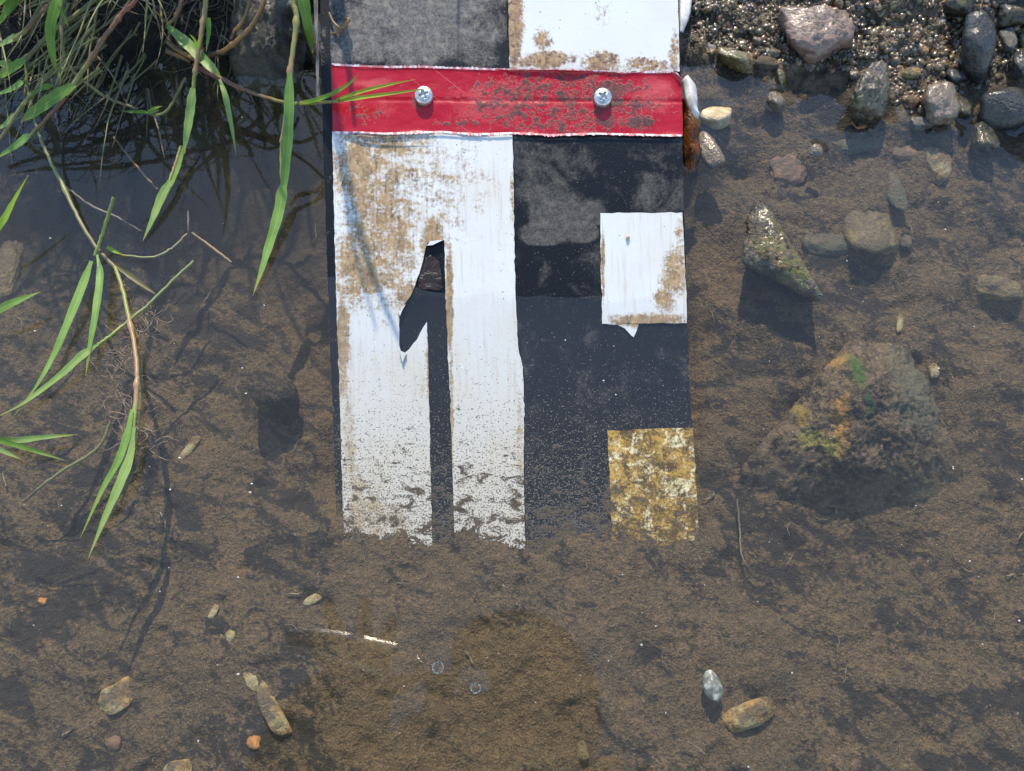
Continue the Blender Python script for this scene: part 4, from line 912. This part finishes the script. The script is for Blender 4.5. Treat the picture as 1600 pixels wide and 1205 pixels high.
shoot('olive drowned blade floating below the stem joint', [([(172, 388, 2), (190, 398, 1), (236, 402, -2), (266, 390, -4), (292, 366, -6)], 4, 4, T_DULL)], [([(178, 412, 1), (200, 428, 0), (224, 446, -1), (248, 463, -2)], 11, L_OLD, dict(base=0.5, peak=0.4)), ([(168, 386, 3), (180, 393, 3), (192, 398, 2)], 8, L_BRIGHT)])
shoot('short green blade tip at the left edge above the middle', [], [([(-16, 372, 14), (6, 344, 17), (22, 314, 20), (44, 274, 24)], 14, L_BRIGHT, dict(base=0.8, peak=0.2))])
shoot('pale green blade tip pointing right from the left edge', [], [([(-16, 492, 10), (10, 478, 11), (36, 467, 11), (63, 456, 10)], 16, L_BLUE, dict(base=0.9, peak=0.2))])
shoot('fan of three blades lying on the water at the left edge', [], [([(-20, 684, 8), (20, 688, 8), (70, 683, 7), (122, 679, 5)], 13, L_PALE, dict(base=0.8, peak=0.3)), ([(-20, 684, 9), (20, 694, 8), (60, 706, 6), (106, 721, 4)], 11, L_GREEN, dict(base=0.8, peak=0.3)), ([(-20, 694, 8), (4, 704, 7), (34, 718, 5)], 12, L_PALE, dict(base=0.8))])
shoot('thin reddish stem sunken left of the round stone', [([(294, 330, -8), (294, 362, -10)], 3, 3, T_DEAD), ([(300, 364, -12), (330, 386, -13), (362, 411, -14)], 4, 5, T_BROWN)], name='sunken_straw')
shoot('thin purple straw sunken below the arched stem', [([(100, 290, -3), (140, 320, -3), (180, 338, -4), (222, 362, -5)], 3.5, 3, T_DEAD), ([(178, 214, -8), (212, 258, -10), (246, 296, -12)], 3.5, 3.5, T_BROWN)], name='sunken_straw')
shoot('ochre root running through the silt below the fan', [([(172, 660, -14), (160, 690, -16), (138, 712, -18), (100, 734, -22), (60, 764, -28), (36, 784, -34)], 5, 5, T_DULL), ([(178, 640, -12), (172, 660, -14)], 5, 4, T_BROWN)], name='sunken_root')
shoot('pale thread lying on the silt right of the board', [([(1152, 780, -38), (1156, 830, -40), (1160, 870, -41), (1180, 900, -42)], 3, 2, T_DEAD)], name='sunken_root')
shoot('thin curled pale thread at the bottom right', [([(1056, 1156, -40), (1080, 1162, -40), (1098, 1175, -40), (1110, 1186, -40)], 2, 2, T_DEAD)], name='sunken_root')

# dead stems and roots tangled in the shaded bank: nobody could count them
g = random.Random(3); parts = []
for k in range(430):
    a = g.uniform(-40, 400) if k % 3 else g.uniform(-40, 230); b = g.uniform(-60, 150) * (1 if a < 260 else 0.72); z = bz(a, b) * 1000 + g.uniform(2, 16); an = g.choice([2.3, 2.1, 1.9, 0.6, 2.6]) + g.gauss(0, 0.6); C = []
    L = g.uniform(30, 120) / 7; big = g.random() < 0.22
    for q in range(8):
        C.append((a, b, z)); an += g.gauss(0, 0.12 if big else 0.4); a += math.cos(an) * L; b += math.sin(an) * L; z += g.gauss(-0.6, 1.3)
    r0 = g.uniform(0.0005, 0.0010) if big else g.uniform(0.00012, 0.00032)
    parts.append(tube(spline(P3(C), 18), np.linspace(r0, r0 * 0.15, 18), 5))
V, F, uv = join(parts)
tag(mk('root_tangle', V, F, T_DEAD, uv=uv, base=(0, 0, 0)), 'tangle of dead stems and roots in the dark grassy bank', 'roots', kind='stuff')
g = random.Random(12); parts = []
for k in range(105):
    a = g.uniform(-30, 250); b = g.uniform(-60, 120); z = bz(a, b) * 1000 + g.uniform(8, 34); an = g.choice([2.35, 2.2, 2.5, 1.7]) + g.gauss(0, 0.25); C = []; L = g.uniform(60, 190) / 7
    for q in range(8):
        C.append((a, b, max(z, 1))); an += g.gauss(0, 0.08); a += math.cos(an) * L; b += math.sin(an) * L; z += g.gauss(-2.0, 1.2)
    r0 = g.uniform(0.0005, 0.0011); parts.append(tube(spline(P3(C), 20), np.linspace(r0, r0 * 0.12, 20), 6))
V, F, uv = join(parts)
tag(mk('stalk_tangle', V, F, T_DULL, uv=uv, base=(0, 0, 0)), 'olive grass stalks lying criss cross over the left bank', 'grass', kind='stuff')

# blades above the picture that lean over the board: only their shadows are seen
def overhang(label, shadow, w, t):
    pts = [np.array(B(a, b)) + np.array(SUNV) * q for (a, b), q in zip(shadow, t)]
    C = spline(pts, 26); W = np.interp(np.linspace(0, 1, 26), [0, 0.2, 1], [w, w, w * 0.25]); V, F, uv = ribbon(C, W, 0.2, 0.0, up=tuple(SUNV))
    r = empty('overhanging_grass', pts[0], label, 'grass', 'blades overhanging the board'); mk('leaf', V, F, L_BLUE, r, uv=uv)
overhang('grass blade leaning over the board from the left bank', [(500, 60), (528, 210), (545, 300), (572, 400), (600, 480), (632, 555)], 0.0030, [.34, .32, .31, .30, .29, .28])
overhang('thinner grass blade leaning over the board from the left bank', [(500, 120), (534, 260), (550, 370), (566, 440), (590, 525)], 0.0020, [.36, .34, .33, .32, .30])
overhang('grass blade standing over the black top panel', [(520, -60), (528, 10), (538, 60), (545, 110), (556, 210)], 0.0036, [.20, .19, .18, .17, .16])
overhang('thin grass blade standing over the top of the board', [(716, -80), (717, 0), (716, 100)], 0.0011, [.20, .19, .18])
# tufts on the bank above the picture shade the left corner
def tuft(label, cx, cy, n, h, seed, rx=0.06, ry=0.03, lean=0.30):
    lean0 = lean; g = random.Random(seed); c = P(cx, cy, 0.03); zz = float(bed_z(np.array([c[0]]), np.array([c[1]]), False)[0])
    r = empty('grass_tuft', (c[0], c[1], zz), label, 'grass', 'tufts on the bank above the picture'); parts = []
    for _ in range(n):
        x0 = c[0] + g.gauss(0, rx); y0 = c[1] + g.gauss(0, ry); hh = h * g.uniform(0.5, 1.1); lean = np.array([g.gauss(-0.05, lean0), g.gauss(-0.08, 0.2)]) * hh
        C = [(x0, y0, zz - 0.005), (x0 + lean[0] * 0.2, y0 + lean[1] * 0.2, zz + hh * 0.5), (x0 + lean[0] * 0.6, y0 + lean[1] * 0.6, zz + hh * 0.85), (x0 + lean[0] * 1.1, y0 + lean[1] * 1.1, zz + hh * 0.95)]
        C = spline(C, 14); w = g.uniform(0.002, 0.0042); parts.append(ribbon(C, w * np.interp(np.linspace(0, 1, 14), [0, 0.4, 1], [0.7, 1, 0.05]), 0.3, g.uniform(-1, 1)))
    V, F, uv = join(parts); o = mk('blades', V, F, L_GREEN, r, uv=uv); o['kind'] = 'stuff'
tuft('dense green grass tuft on the bank above the left corner', 60, -190, 75, 0.20, 1)
tuft('dense green grass tuft on the bank left of the board', 240, -200, 100, 0.15, 2, rx=0.035, lean=0.22)

# ------------------------------------------------------------------ small things
# dead brown leaf caught between board and stone
m = M('dead_brown_leaf', 0.35, 0.5); uvn = m.uv(); n1 = m.noise(uvn, 9, 4, 0.6, 0.5); n2 = m.noise(uvn, 40, 3)
lc = m.mix(m.step(n1, 0.4, 0.62), (0.20, 0.062, 0.012), (0.035, 0.014, 0.007)); lc = m.mix(m.step(n2, 0.6, 0.7), lc, (0.30, 0.13, 0.03))
m.done(lc, 0.3, m.bump(m.add(n1, n2), 0.5, 0.002)); tl = m.n('BsdfTranslucent'); m.put(tl.inputs[0], lc); mx = m.n('MixShader'); mx.inputs[0].default_value = 0.3
m.t.links.new(m.b.outputs[0], mx.inputs[1]); m.t.links.new(tl.outputs[0], mx.inputs[2]); m.t.links.new(mx.outputs[0], m.out.inputs['Surface']); MAT_DEADLEAF = m.m
def sheet_between(left, right, n, m_, bulge, mat, name, label, cat, wob=0.0, seed=0):
    A = spline(P3(left), n); Bv = spline(P3(right), n); V, U = [], []
    for i in range(n):
        for j in range(m_):
            w = j / (m_ - 1); p = A[i] * (1 - w) + Bv[i] * w; p = p + np.array([0, 0, bulge * math.sin(math.pi * w)]); V.append(p); U.append((i / n * 0.5, w * 0.25))
    V = np.array(V); V[:, 2] += fbm(V * 90 + seed, 3) * wob
    F = np.array([[i * m_ + j, i * m_ + j + 1, (i + 1) * m_ + j + 1, (i + 1) * m_ + j] for i in range(n - 1) for j in range(m_ - 1)])
    note_ring(V)
    o = tag(mk(name, V, F, mat, uv=U), label, cat)
    sd = o.modifiers.new('thickness', 'SOLIDIFY'); sd.thickness = 0.0004
    return o
sheet_between([(1064, 158, 14), (1068, 182, 12), (1066, 210, 8), (1068, 245, 3), (1071, 280, -4)], [(1068, 162, 15), (1092, 198, 11), (1090, 218, 8), (1095, 240, 5), (1083, 272, -3)], 26, 10, 0.003, MAT_DEADLEAF, 'dead_leaf', 'curled brown dead leaf caught at the right edge of the board', 'leaf', 0.0012, 3)
m = M('chalky_shell', 0.45, 0.4); ob = m.obj(); nn = m.noise(ob, 160, 4, 0.6); MAT_SHELL = m.done(m.mix(m.step(nn, 0.35, 0.65), (0.44, 0.42, 0.42), (0.72, 0.71, 0.70)), 0.45, m.bump(nn, 0.3, 0.001))
sheet_between([(1066, 128, 9), (1068, 140, 8), (1072, 160, 7), (1078, 178, 4), (1090, 186, 0)], [(1076, 122, 9), (1086, 134, 8), (1089, 152, 6), (1089, 168, 3), (1092, 182, 0)], 22, 8, 0.003, MAT_SHELL, 'shell_fragment', 'white curved shell fragment leaning on the board edge', 'shell', 0.0006, 5)
sheet_between([(1062, -20, 22), (1062, 30, 18), (1062, 52, 15)], [(1082, -20, 21), (1078, 20, 18), (1066, 52, 14)], 16, 6, 0.001, MAT_SHELL, 'plastic_scrap', 'pale bluish plastic scrap wedged behind the board top right', 'scrap', 0.0008, 8)
m = M('pale_translucent_shell', 0.3, 0.5); ob = m.obj(); nn = m.noise(ob, 260, 3, 0.6); MAT_PALESHELL = m.done(m.mix(m.step(nn, 0.4, 0.65), (0.12, 0.125, 0.105), (0.42, 0.43, 0.38)), 0.35, m.bump(nn, 0.6, 0.001))
sheet_between([(1102, 1050, -39), (1098, 1062, -37), (1100, 1078, -37), (1110, 1094, -39)], [(1110, 1047, -39), (1124, 1062, -38), (1130, 1080, -38), (1120, 1098, -40)], 20, 9, 0.004, MAT_PALESHELL, 'shell_fragment', 'pale glassy shell lying in the silt at the lower right', 'shell', 0.0009, 11)
# dried root curl on the black top panel
def on_board(pts, r0, r1, mat, name, label, cat):
    C = spline([B(a, b, z * 0.001) for a, b, z in pts], 30); V, F, uv = tube(C, np.linspace(r0, r1, 30), 6)
    return tag(mk(name, V, F, mat, uv=uv), label, cat)
on_board([(514, 20, 3), (522, 36, 4), (533, 44, 5), (540, 38, 6), (545, 31, 6), (540, 29, 5)], 0.0006, 0.0010, T_BROWN, 'dry_root_curl', 'small dry brown root curl on the black top panel', 'root')
on_board([(517, 52, 2.2), (526, 51, 2.6), (536, 44, 3.0)], 0.0004, 0.0008, T_BROWN, 'dry_root_curl', 'tiny straight dry root under the brown curl', 'root')
# white crumb on the right white block
D, FI = ico(3); c = B(981, 371, 0.0024)
tag(mk('crumb', c + D * (1 + 0.15 * fbm(D * 2.2, 3))[:, None] * np.array([0.0010, 0.0013, 0.0012]), FI, S_CREAM), 'tiny pale crumb stuck on the upper white block', 'crumb')
# air bubble floating near the bottom
m = M('bubble_film', 0.02); lw = m.n('Fresnel'); lw.inputs['IOR'].default_value = 1.42; gl = m.n('BsdfGlossy'); gl.inputs['Roughness'].default_value = 0.02; tr = m.n('BsdfTransparent')
mx = m.n('MixShader'); m.t.links.new(lw.outputs[0], mx.inputs[0]); m.t.links.new(tr.outputs[0], mx.inputs[1]); m.t.links.new(gl.outputs[0], mx.inputs[2]); m.t.links.new(mx.outputs[0], m.out.inputs['Surface']); m.t.nodes.remove(m.b); MAT_BUB = m.m
D, FI = ico(4)
def bubble(px, py, rpx, label):
    c = P(px, py, 0.0003); r = rpx * pxm(px, py); V = c + D * r; V[:, 2] = np.maximum(V[:, 2], -r * 0.35); note_ring(c + D[np.abs(D[:, 2]) < 0.06] * r * np.array([1, 1, 0]) - np.array([0, 0, 0.0003]))
    return tag(mk('air_bubble', V, FI, MAT_BUB), label, 'bubble')
bubble(743, 1075, 8, 'clear air bubble floating near the bottom of the picture')
bubble(684, 1043, 9, 'faint flat bubble up left of the clear bubble')

# dust flecks floating on the water
g = random.Random(21); VV, FF = [], []; D0, F0 = ico(1)
k = 0
while k < 150:
    a, b = g.uniform(0, 1600), g.uniform(180, 1205)
    if 515 < a < 1095 and b < 480: continue
    r = g.choice([0.00012, 0.00016, 0.0002, 0.00035]) ; c = P(a, b, 0.0002)
    VV.append(c + D0 * np.array([r * g.uniform(0.7, 2.2), r, r * 0.4])); FF.append(F0 + k * len(D0)); k += 1
m = M('pale_fleck', 0.4); tn = m.noise(m.pos(), 60, 2); MAT_FLECK = m.done(m.mix(tn, (0.5, 0.48, 0.44), (0.75, 0.74, 0.72)), 0.4)
tag(mk('floating_flecks', np.vstack(VV), np.vstack(FF), MAT_FLECK, base=(0, 0, 0)), 'tiny pale dust flecks floating on the water', 'dust', kind='stuff')

# bits of leaf, twig and thread sunk into the silt
g = random.Random(33); parts = []
for k in range(95):
    a, b = g.uniform(-20, 1620), g.uniform(330, 1215)
    if 505 < a < 1100 and b < 860: continue
    z = bz(a, b) * 1000 + 1.5; an = g.uniform(0, 6.28); C = []; L = g.uniform(6, 34) / 6; th = g.random()
    for q in range(7):
        C.append((a, b, z + g.uniform(0, 0.8))); an += g.gauss(0, 0.35); a += math.cos(an) * L; b += math.sin(an) * L
    r0 = g.uniform(0.00012, 0.0003) if th < 0.75 else g.uniform(0.0004, 0.0008); parts.append(tube(spline(P3(C), 14), np.linspace(r0, r0 * 0.5, 14), 5))
V, F, uv = join(parts)
tag(mk('detritus', V, F, T_DEAD, uv=uv, base=(0, 0, 0)), 'fine threads and twig bits lying on the silt', 'detritus', kind='stuff')

# ------------------------------------------------------------------ the photographer, seen only as a reflection in the water
def MIR(px, py, z):
    """place at height z whose mirror image in the water appears at this spot"""
    d = ray(px, py); t = (CAM_H + z) / -d[2]; return np.array([d[0] * t, d[1] * t, z])
m = M('dark_clothing', 0.8, 0.2); ob = m.obj(); nn = m.noise(ob, 30, 4); MAT_CLOTH = m.done(m.mix(nn, (0.012, 0.011, 0.012), (0.03, 0.027, 0.026)), 0.85)
nodes = [((0.0, -0.66, 0.50), .15), ((0.0, -0.50, 0.66), .14), ((-0.02, -0.30, 0.79), .15), ((-0.01, -0.15, 0.83), .06), ((0.0, -0.04, 0.82), .085), ((0.0, 0.05, 0.79), .095),
         ((-0.16, -0.16, 0.77), .11), ((-0.27, -0.07, 0.70), .080), ((-0.195, 0.030, 0.64), .075), ((-0.165, 0.065, 0.615), .066),
         ((0.19, -0.26, 0.76), .07), ((0.27, -0.16, 0.58), .05), ((0.14, -0.10, 0.48), .036), ((0.09, -0.07, 0.46), .034),
         ((-0.12, -0.62, 0.46), .10), ((-0.20, -0.32, 0.30), .075), ((-0.19, -0.52, 0.02), .055), ((-0.19, -0.42, -0.05), .045),
         ((0.12, -0.62, 0.46), .10), ((0.20, -0.32, 0.30), .075), ((0.19, -0.52, 0.02), .055), ((0.19, -0.42, -0.05), .045)]
edges = [(0, 1), (1, 2), (2, 3), (3, 4), (4, 5), (2, 6), (6, 7), (7, 8), (8, 9), (2, 10), (10, 11), (11, 12), (12, 13), (0, 14), (14, 15), (15, 16), (16, 17), (0, 18), (18, 19), (19, 20), (20, 21)]
nodes.append(((-0.105, 0.065, 0.735), .085)); edges.append((2, len(nodes) - 1))
for side, base, sgn in ((9, np.array([-0.165, 0.065, 0.605]), 1), (13, np.array([0.09, -0.07, 0.46]), -1)):
    for q in range(5):
        a = (-0.9 + 0.45 * q) if q < 4 else 1.45
        dirn = np.array([math.sin(a) * 0.9 * sgn, math.cos(a) * 0.9, -0.15]); L = (0.07, 0.08, 0.078, 0.062, 0.055)[q] if side == 9 else 0.045
        p0 = base + dirn * 0.030; p1 = base + dirn * (0.03 + L * 0.55); p2 = base + dirn * (0.03 + L) + np.array([0, 0, -0.012])
        i0 = len(nodes); nodes += [(tuple(p0), .012), (tuple(p1), .0095), (tuple(p2), .008)]; edges += [(side, i0), (i0, i0 + 1), (i0 + 1, i0 + 2)]
person = empty('person', (0, -0.5, -0.05), 'person in dark clothes and cap crouching over the water with a phone', 'person')
me = bpy.data.meshes.new('body'); off = root_loc(person)
me.from_pydata([tuple(np.array(p) - off) for p, r in nodes], edges, [])
body = link(bpy.data.objects.new('body', me)); body.parent = person; me.materials.append(MAT_CLOTH)
sk = body.modifiers.new('skin', 'SKIN'); sb = body.modifiers.new('smooth', 'SUBSURF'); sb.levels = sb.render_levels = 2
for i, (p, r) in enumerate(nodes): me.skin_vertices[0].data[i].radius = (r, r)
me.skin_vertices[0].data[0].use_root = True
# cap with a visor
D, FI = ico(4); c = np.array([0.0, 0.055, 0.815]); V = D * np.array([0.118, 0.130, 0.085]); V[:, 2] = np.maximum(V[:, 2], -0.03)
cap = mk('cap', c + V, FI, MAT_CLOTH, person)
vz = [MIR(a, b, 0.775) for a, b in ((735, 1010), (742, 976), (765, 968), (800, 966), (822, 974), (828, 1000), (850, 1004))]
V = np.array(vz + [p + np.array([0, 0, 0.006]) for p in vz]); n = len(vz)
mk('visor', V, [list(range(n)), list(range(2 * n - 1, n - 1, -1))] + [[k, (k + 1) % n, n + (k + 1) % n, n + k] for k in range(n)], MAT_CLOTH, cap, smooth=False)
# metal rod added by the left hand to throw a bright glint
m = M('polished_aluminium', 0.16); m.b.inputs['Metallic'].default_value = 1.0; MAT_ALU = m.done((0.85, 0.85, 0.85), 0.33)
PZ = 0.014
C = spline([MIR(448, 999, 0.53), MIR(500, 1006, 0.53 + PZ * 0.32), MIR(555, 1020, 0.53 + PZ * 0.66), MIR(612, 1037, 0.53 + PZ)], 20)
V, F, uv = tube(C, np.linspace(0.010, 0.020, 20), 20); tag(mk('glint_rod', V, F, MAT_ALU), 'added metal rod that makes the bright glint in the reflection', 'pole')
# phone
m = M('phone_glass', 0.15); MAT_PHONE = m.done((0.01, 0.01, 0.012), 0.15)
bm = bmesh.new(); bmesh.ops.create_cube(bm, size=1.0); bmesh.ops.scale(bm, vec=(0.155, 0.072, 0.009), verts=bm.verts)
bmesh.ops.bevel(bm, geom=list(bm.edges), offset=0.003, segments=3, affect='EDGES')
me = bpy.data.meshes.new('phone'); bm.to_mesh(me); bm.free(); me.materials.append(MAT_PHONE)
ph = link(bpy.data.objects.new('phone', me)); ph.location = (0.02, -0.035, 0.44); ph.rotation_euler = (TILT, 0, 0)
tag(ph, 'dark phone held in the right hand of the person', 'phone')

# ------------------------------------------------------------------ water
m = M('clear_shallow_water')
fres = m.n('Fresnel'); bf = m.n('NewGeometry').outputs['Backfacing']; m.put(fres.inputs['IOR'], m.add(1.333, m.mul(bf, 1 / 1.333 - 1.333)))   # straight-through sheet: the same reflectance from both sides
gl = m.n('BsdfGlossy'); gl.inputs['Roughness'].default_value = 0.0; gl.inputs['Color'].default_value = (1, 1, 1, 1)
tr = m.n('BsdfTransparent'); tr.inputs['Color'].default_value = (1, 1, 0.99, 1)
df = m.n('BsdfDiffuse')
p = m.pos()
df.inputs['Color'].default_value = (0.42, 0.38, 0.32, 1)
speck = m.mul(m.step(m.noise(p, 1400, 2, 0.6), 0.72, 0.80), m.step(m.noise(p, 14, 3), 0.42, 0.62))
film = m.add(0.007, m.mul(speck, 0.22))
m1 = m.n('MixShader'); m.put(m1.inputs[0], film); m.t.links.new(tr.outputs[0], m1.inputs[1]); m.t.links.new(df.outputs[0], m1.inputs[2])
m2 = m.n('MixShader'); m.t.links.new(fres.outputs[0], m2.inputs[0]); m.t.links.new(m1.outputs[0], m2.inputs[1]); m.t.links.new(gl.outputs[0], m2.inputs[2])
m.t.links.new(m2.outputs[0], m.out.inputs['Surface']); m.t.nodes.remove(m.b)
vol = m.n('VolumePrincipled'); vol.inputs['Color'].default_value = (0.60, 0.48, 0.30, 1); vol.inputs['Density'].default_value = 1.4; vol.inputs['Anisotropy'].default_value = 0.2
m.t.links.new(vol.outputs[0], m.out.inputs['Volume']); MAT_WATER = m.m
xs = grow(-0.36, 0.36, 0.0015, 4, 1.4); ys = grow(-0.06, 0.50, 0.0015, 4, 1.4)
X, Y, F = sheet(xs, ys)
Z = np.zeros_like(X)
ring = np.vstack(RING); key = np.unique(np.round(ring[:, :2] / 0.0008).astype(int), axis=0) * 0.0008
kd = kdtree.KDTree(len(key))
for i, k in enumerate(key): kd.insert((k[0], k[1], 0), i)
kd.balance()
ok = set()
for k in key:
    a, b = int(math.floor(k[0] / 0.012)), int(math.floor(k[1] / 0.012))
    ok.update((a + da, b + db) for da in (-1, 0, 1) for db in (-1, 0, 1))
gx = np.floor(X / 0.012).astype(int); gy = np.floor(Y / 0.012).astype(int)
for i in range(len(X)):
    if abs(X[i]) < 0.37 and -0.07 < Y[i] < 0.51 and (gx[i], gy[i]) in ok:
        d = kd.find((X[i], Y[i], 0))[2]; Z[i] = 0.0009 * math.exp(-d / 0.0026)
# water drawn up along the board, unevenly
xl, xr = B(524, 465)[0], B(1072, 465)[0]; y0 = BP0[1]
inb = np.clip(np.minimum(X - xl + 0.004, xr + 0.004 - X) / 0.006, 0, 1)
climb = 0.0013 * (1 + 0.9 * xyn(X, np.zeros_like(X), 38, 4, 3)) - (X - 0.0) * 0.0045
Z += inb * np.clip(climb, 0, 0.003) * np.exp(-np.clip(y0 - Y, 0, 1) / 0.010) * (Y < y0 + 0.012)
Z += xyn(X, Y, 9, 21, 2) * 0.00012
# closed body of slightly turbid water down to below the bed
nx, ny = len(xs), len(ys)
loop = list(range(nx)) + [r * nx + nx - 1 for r in range(1, ny)] + [(ny - 1) * nx + c for c in range(nx - 2, -1, -1)] + [r * nx for r in range(ny - 2, 0, -1)]
V = np.stack([X, Y, Z], 1); low = V[loop].copy(); low[:, 2] = -0.8; n0 = len(V); nl = len(loop)
faces = [tuple(f) for f in F.tolist()] + [(loop[k], n0 + k, n0 + (k + 1) % nl, loop[(k + 1) % nl]) for k in range(nl)] + [tuple(n0 + k for k in range(nl - 1, -1, -1))]
tag(mk('water', np.vstack([V, low]), faces, MAT_WATER, base=(0, 0, 0)), 'still slightly turbid shallow water over the silt', 'water', kind='structure')
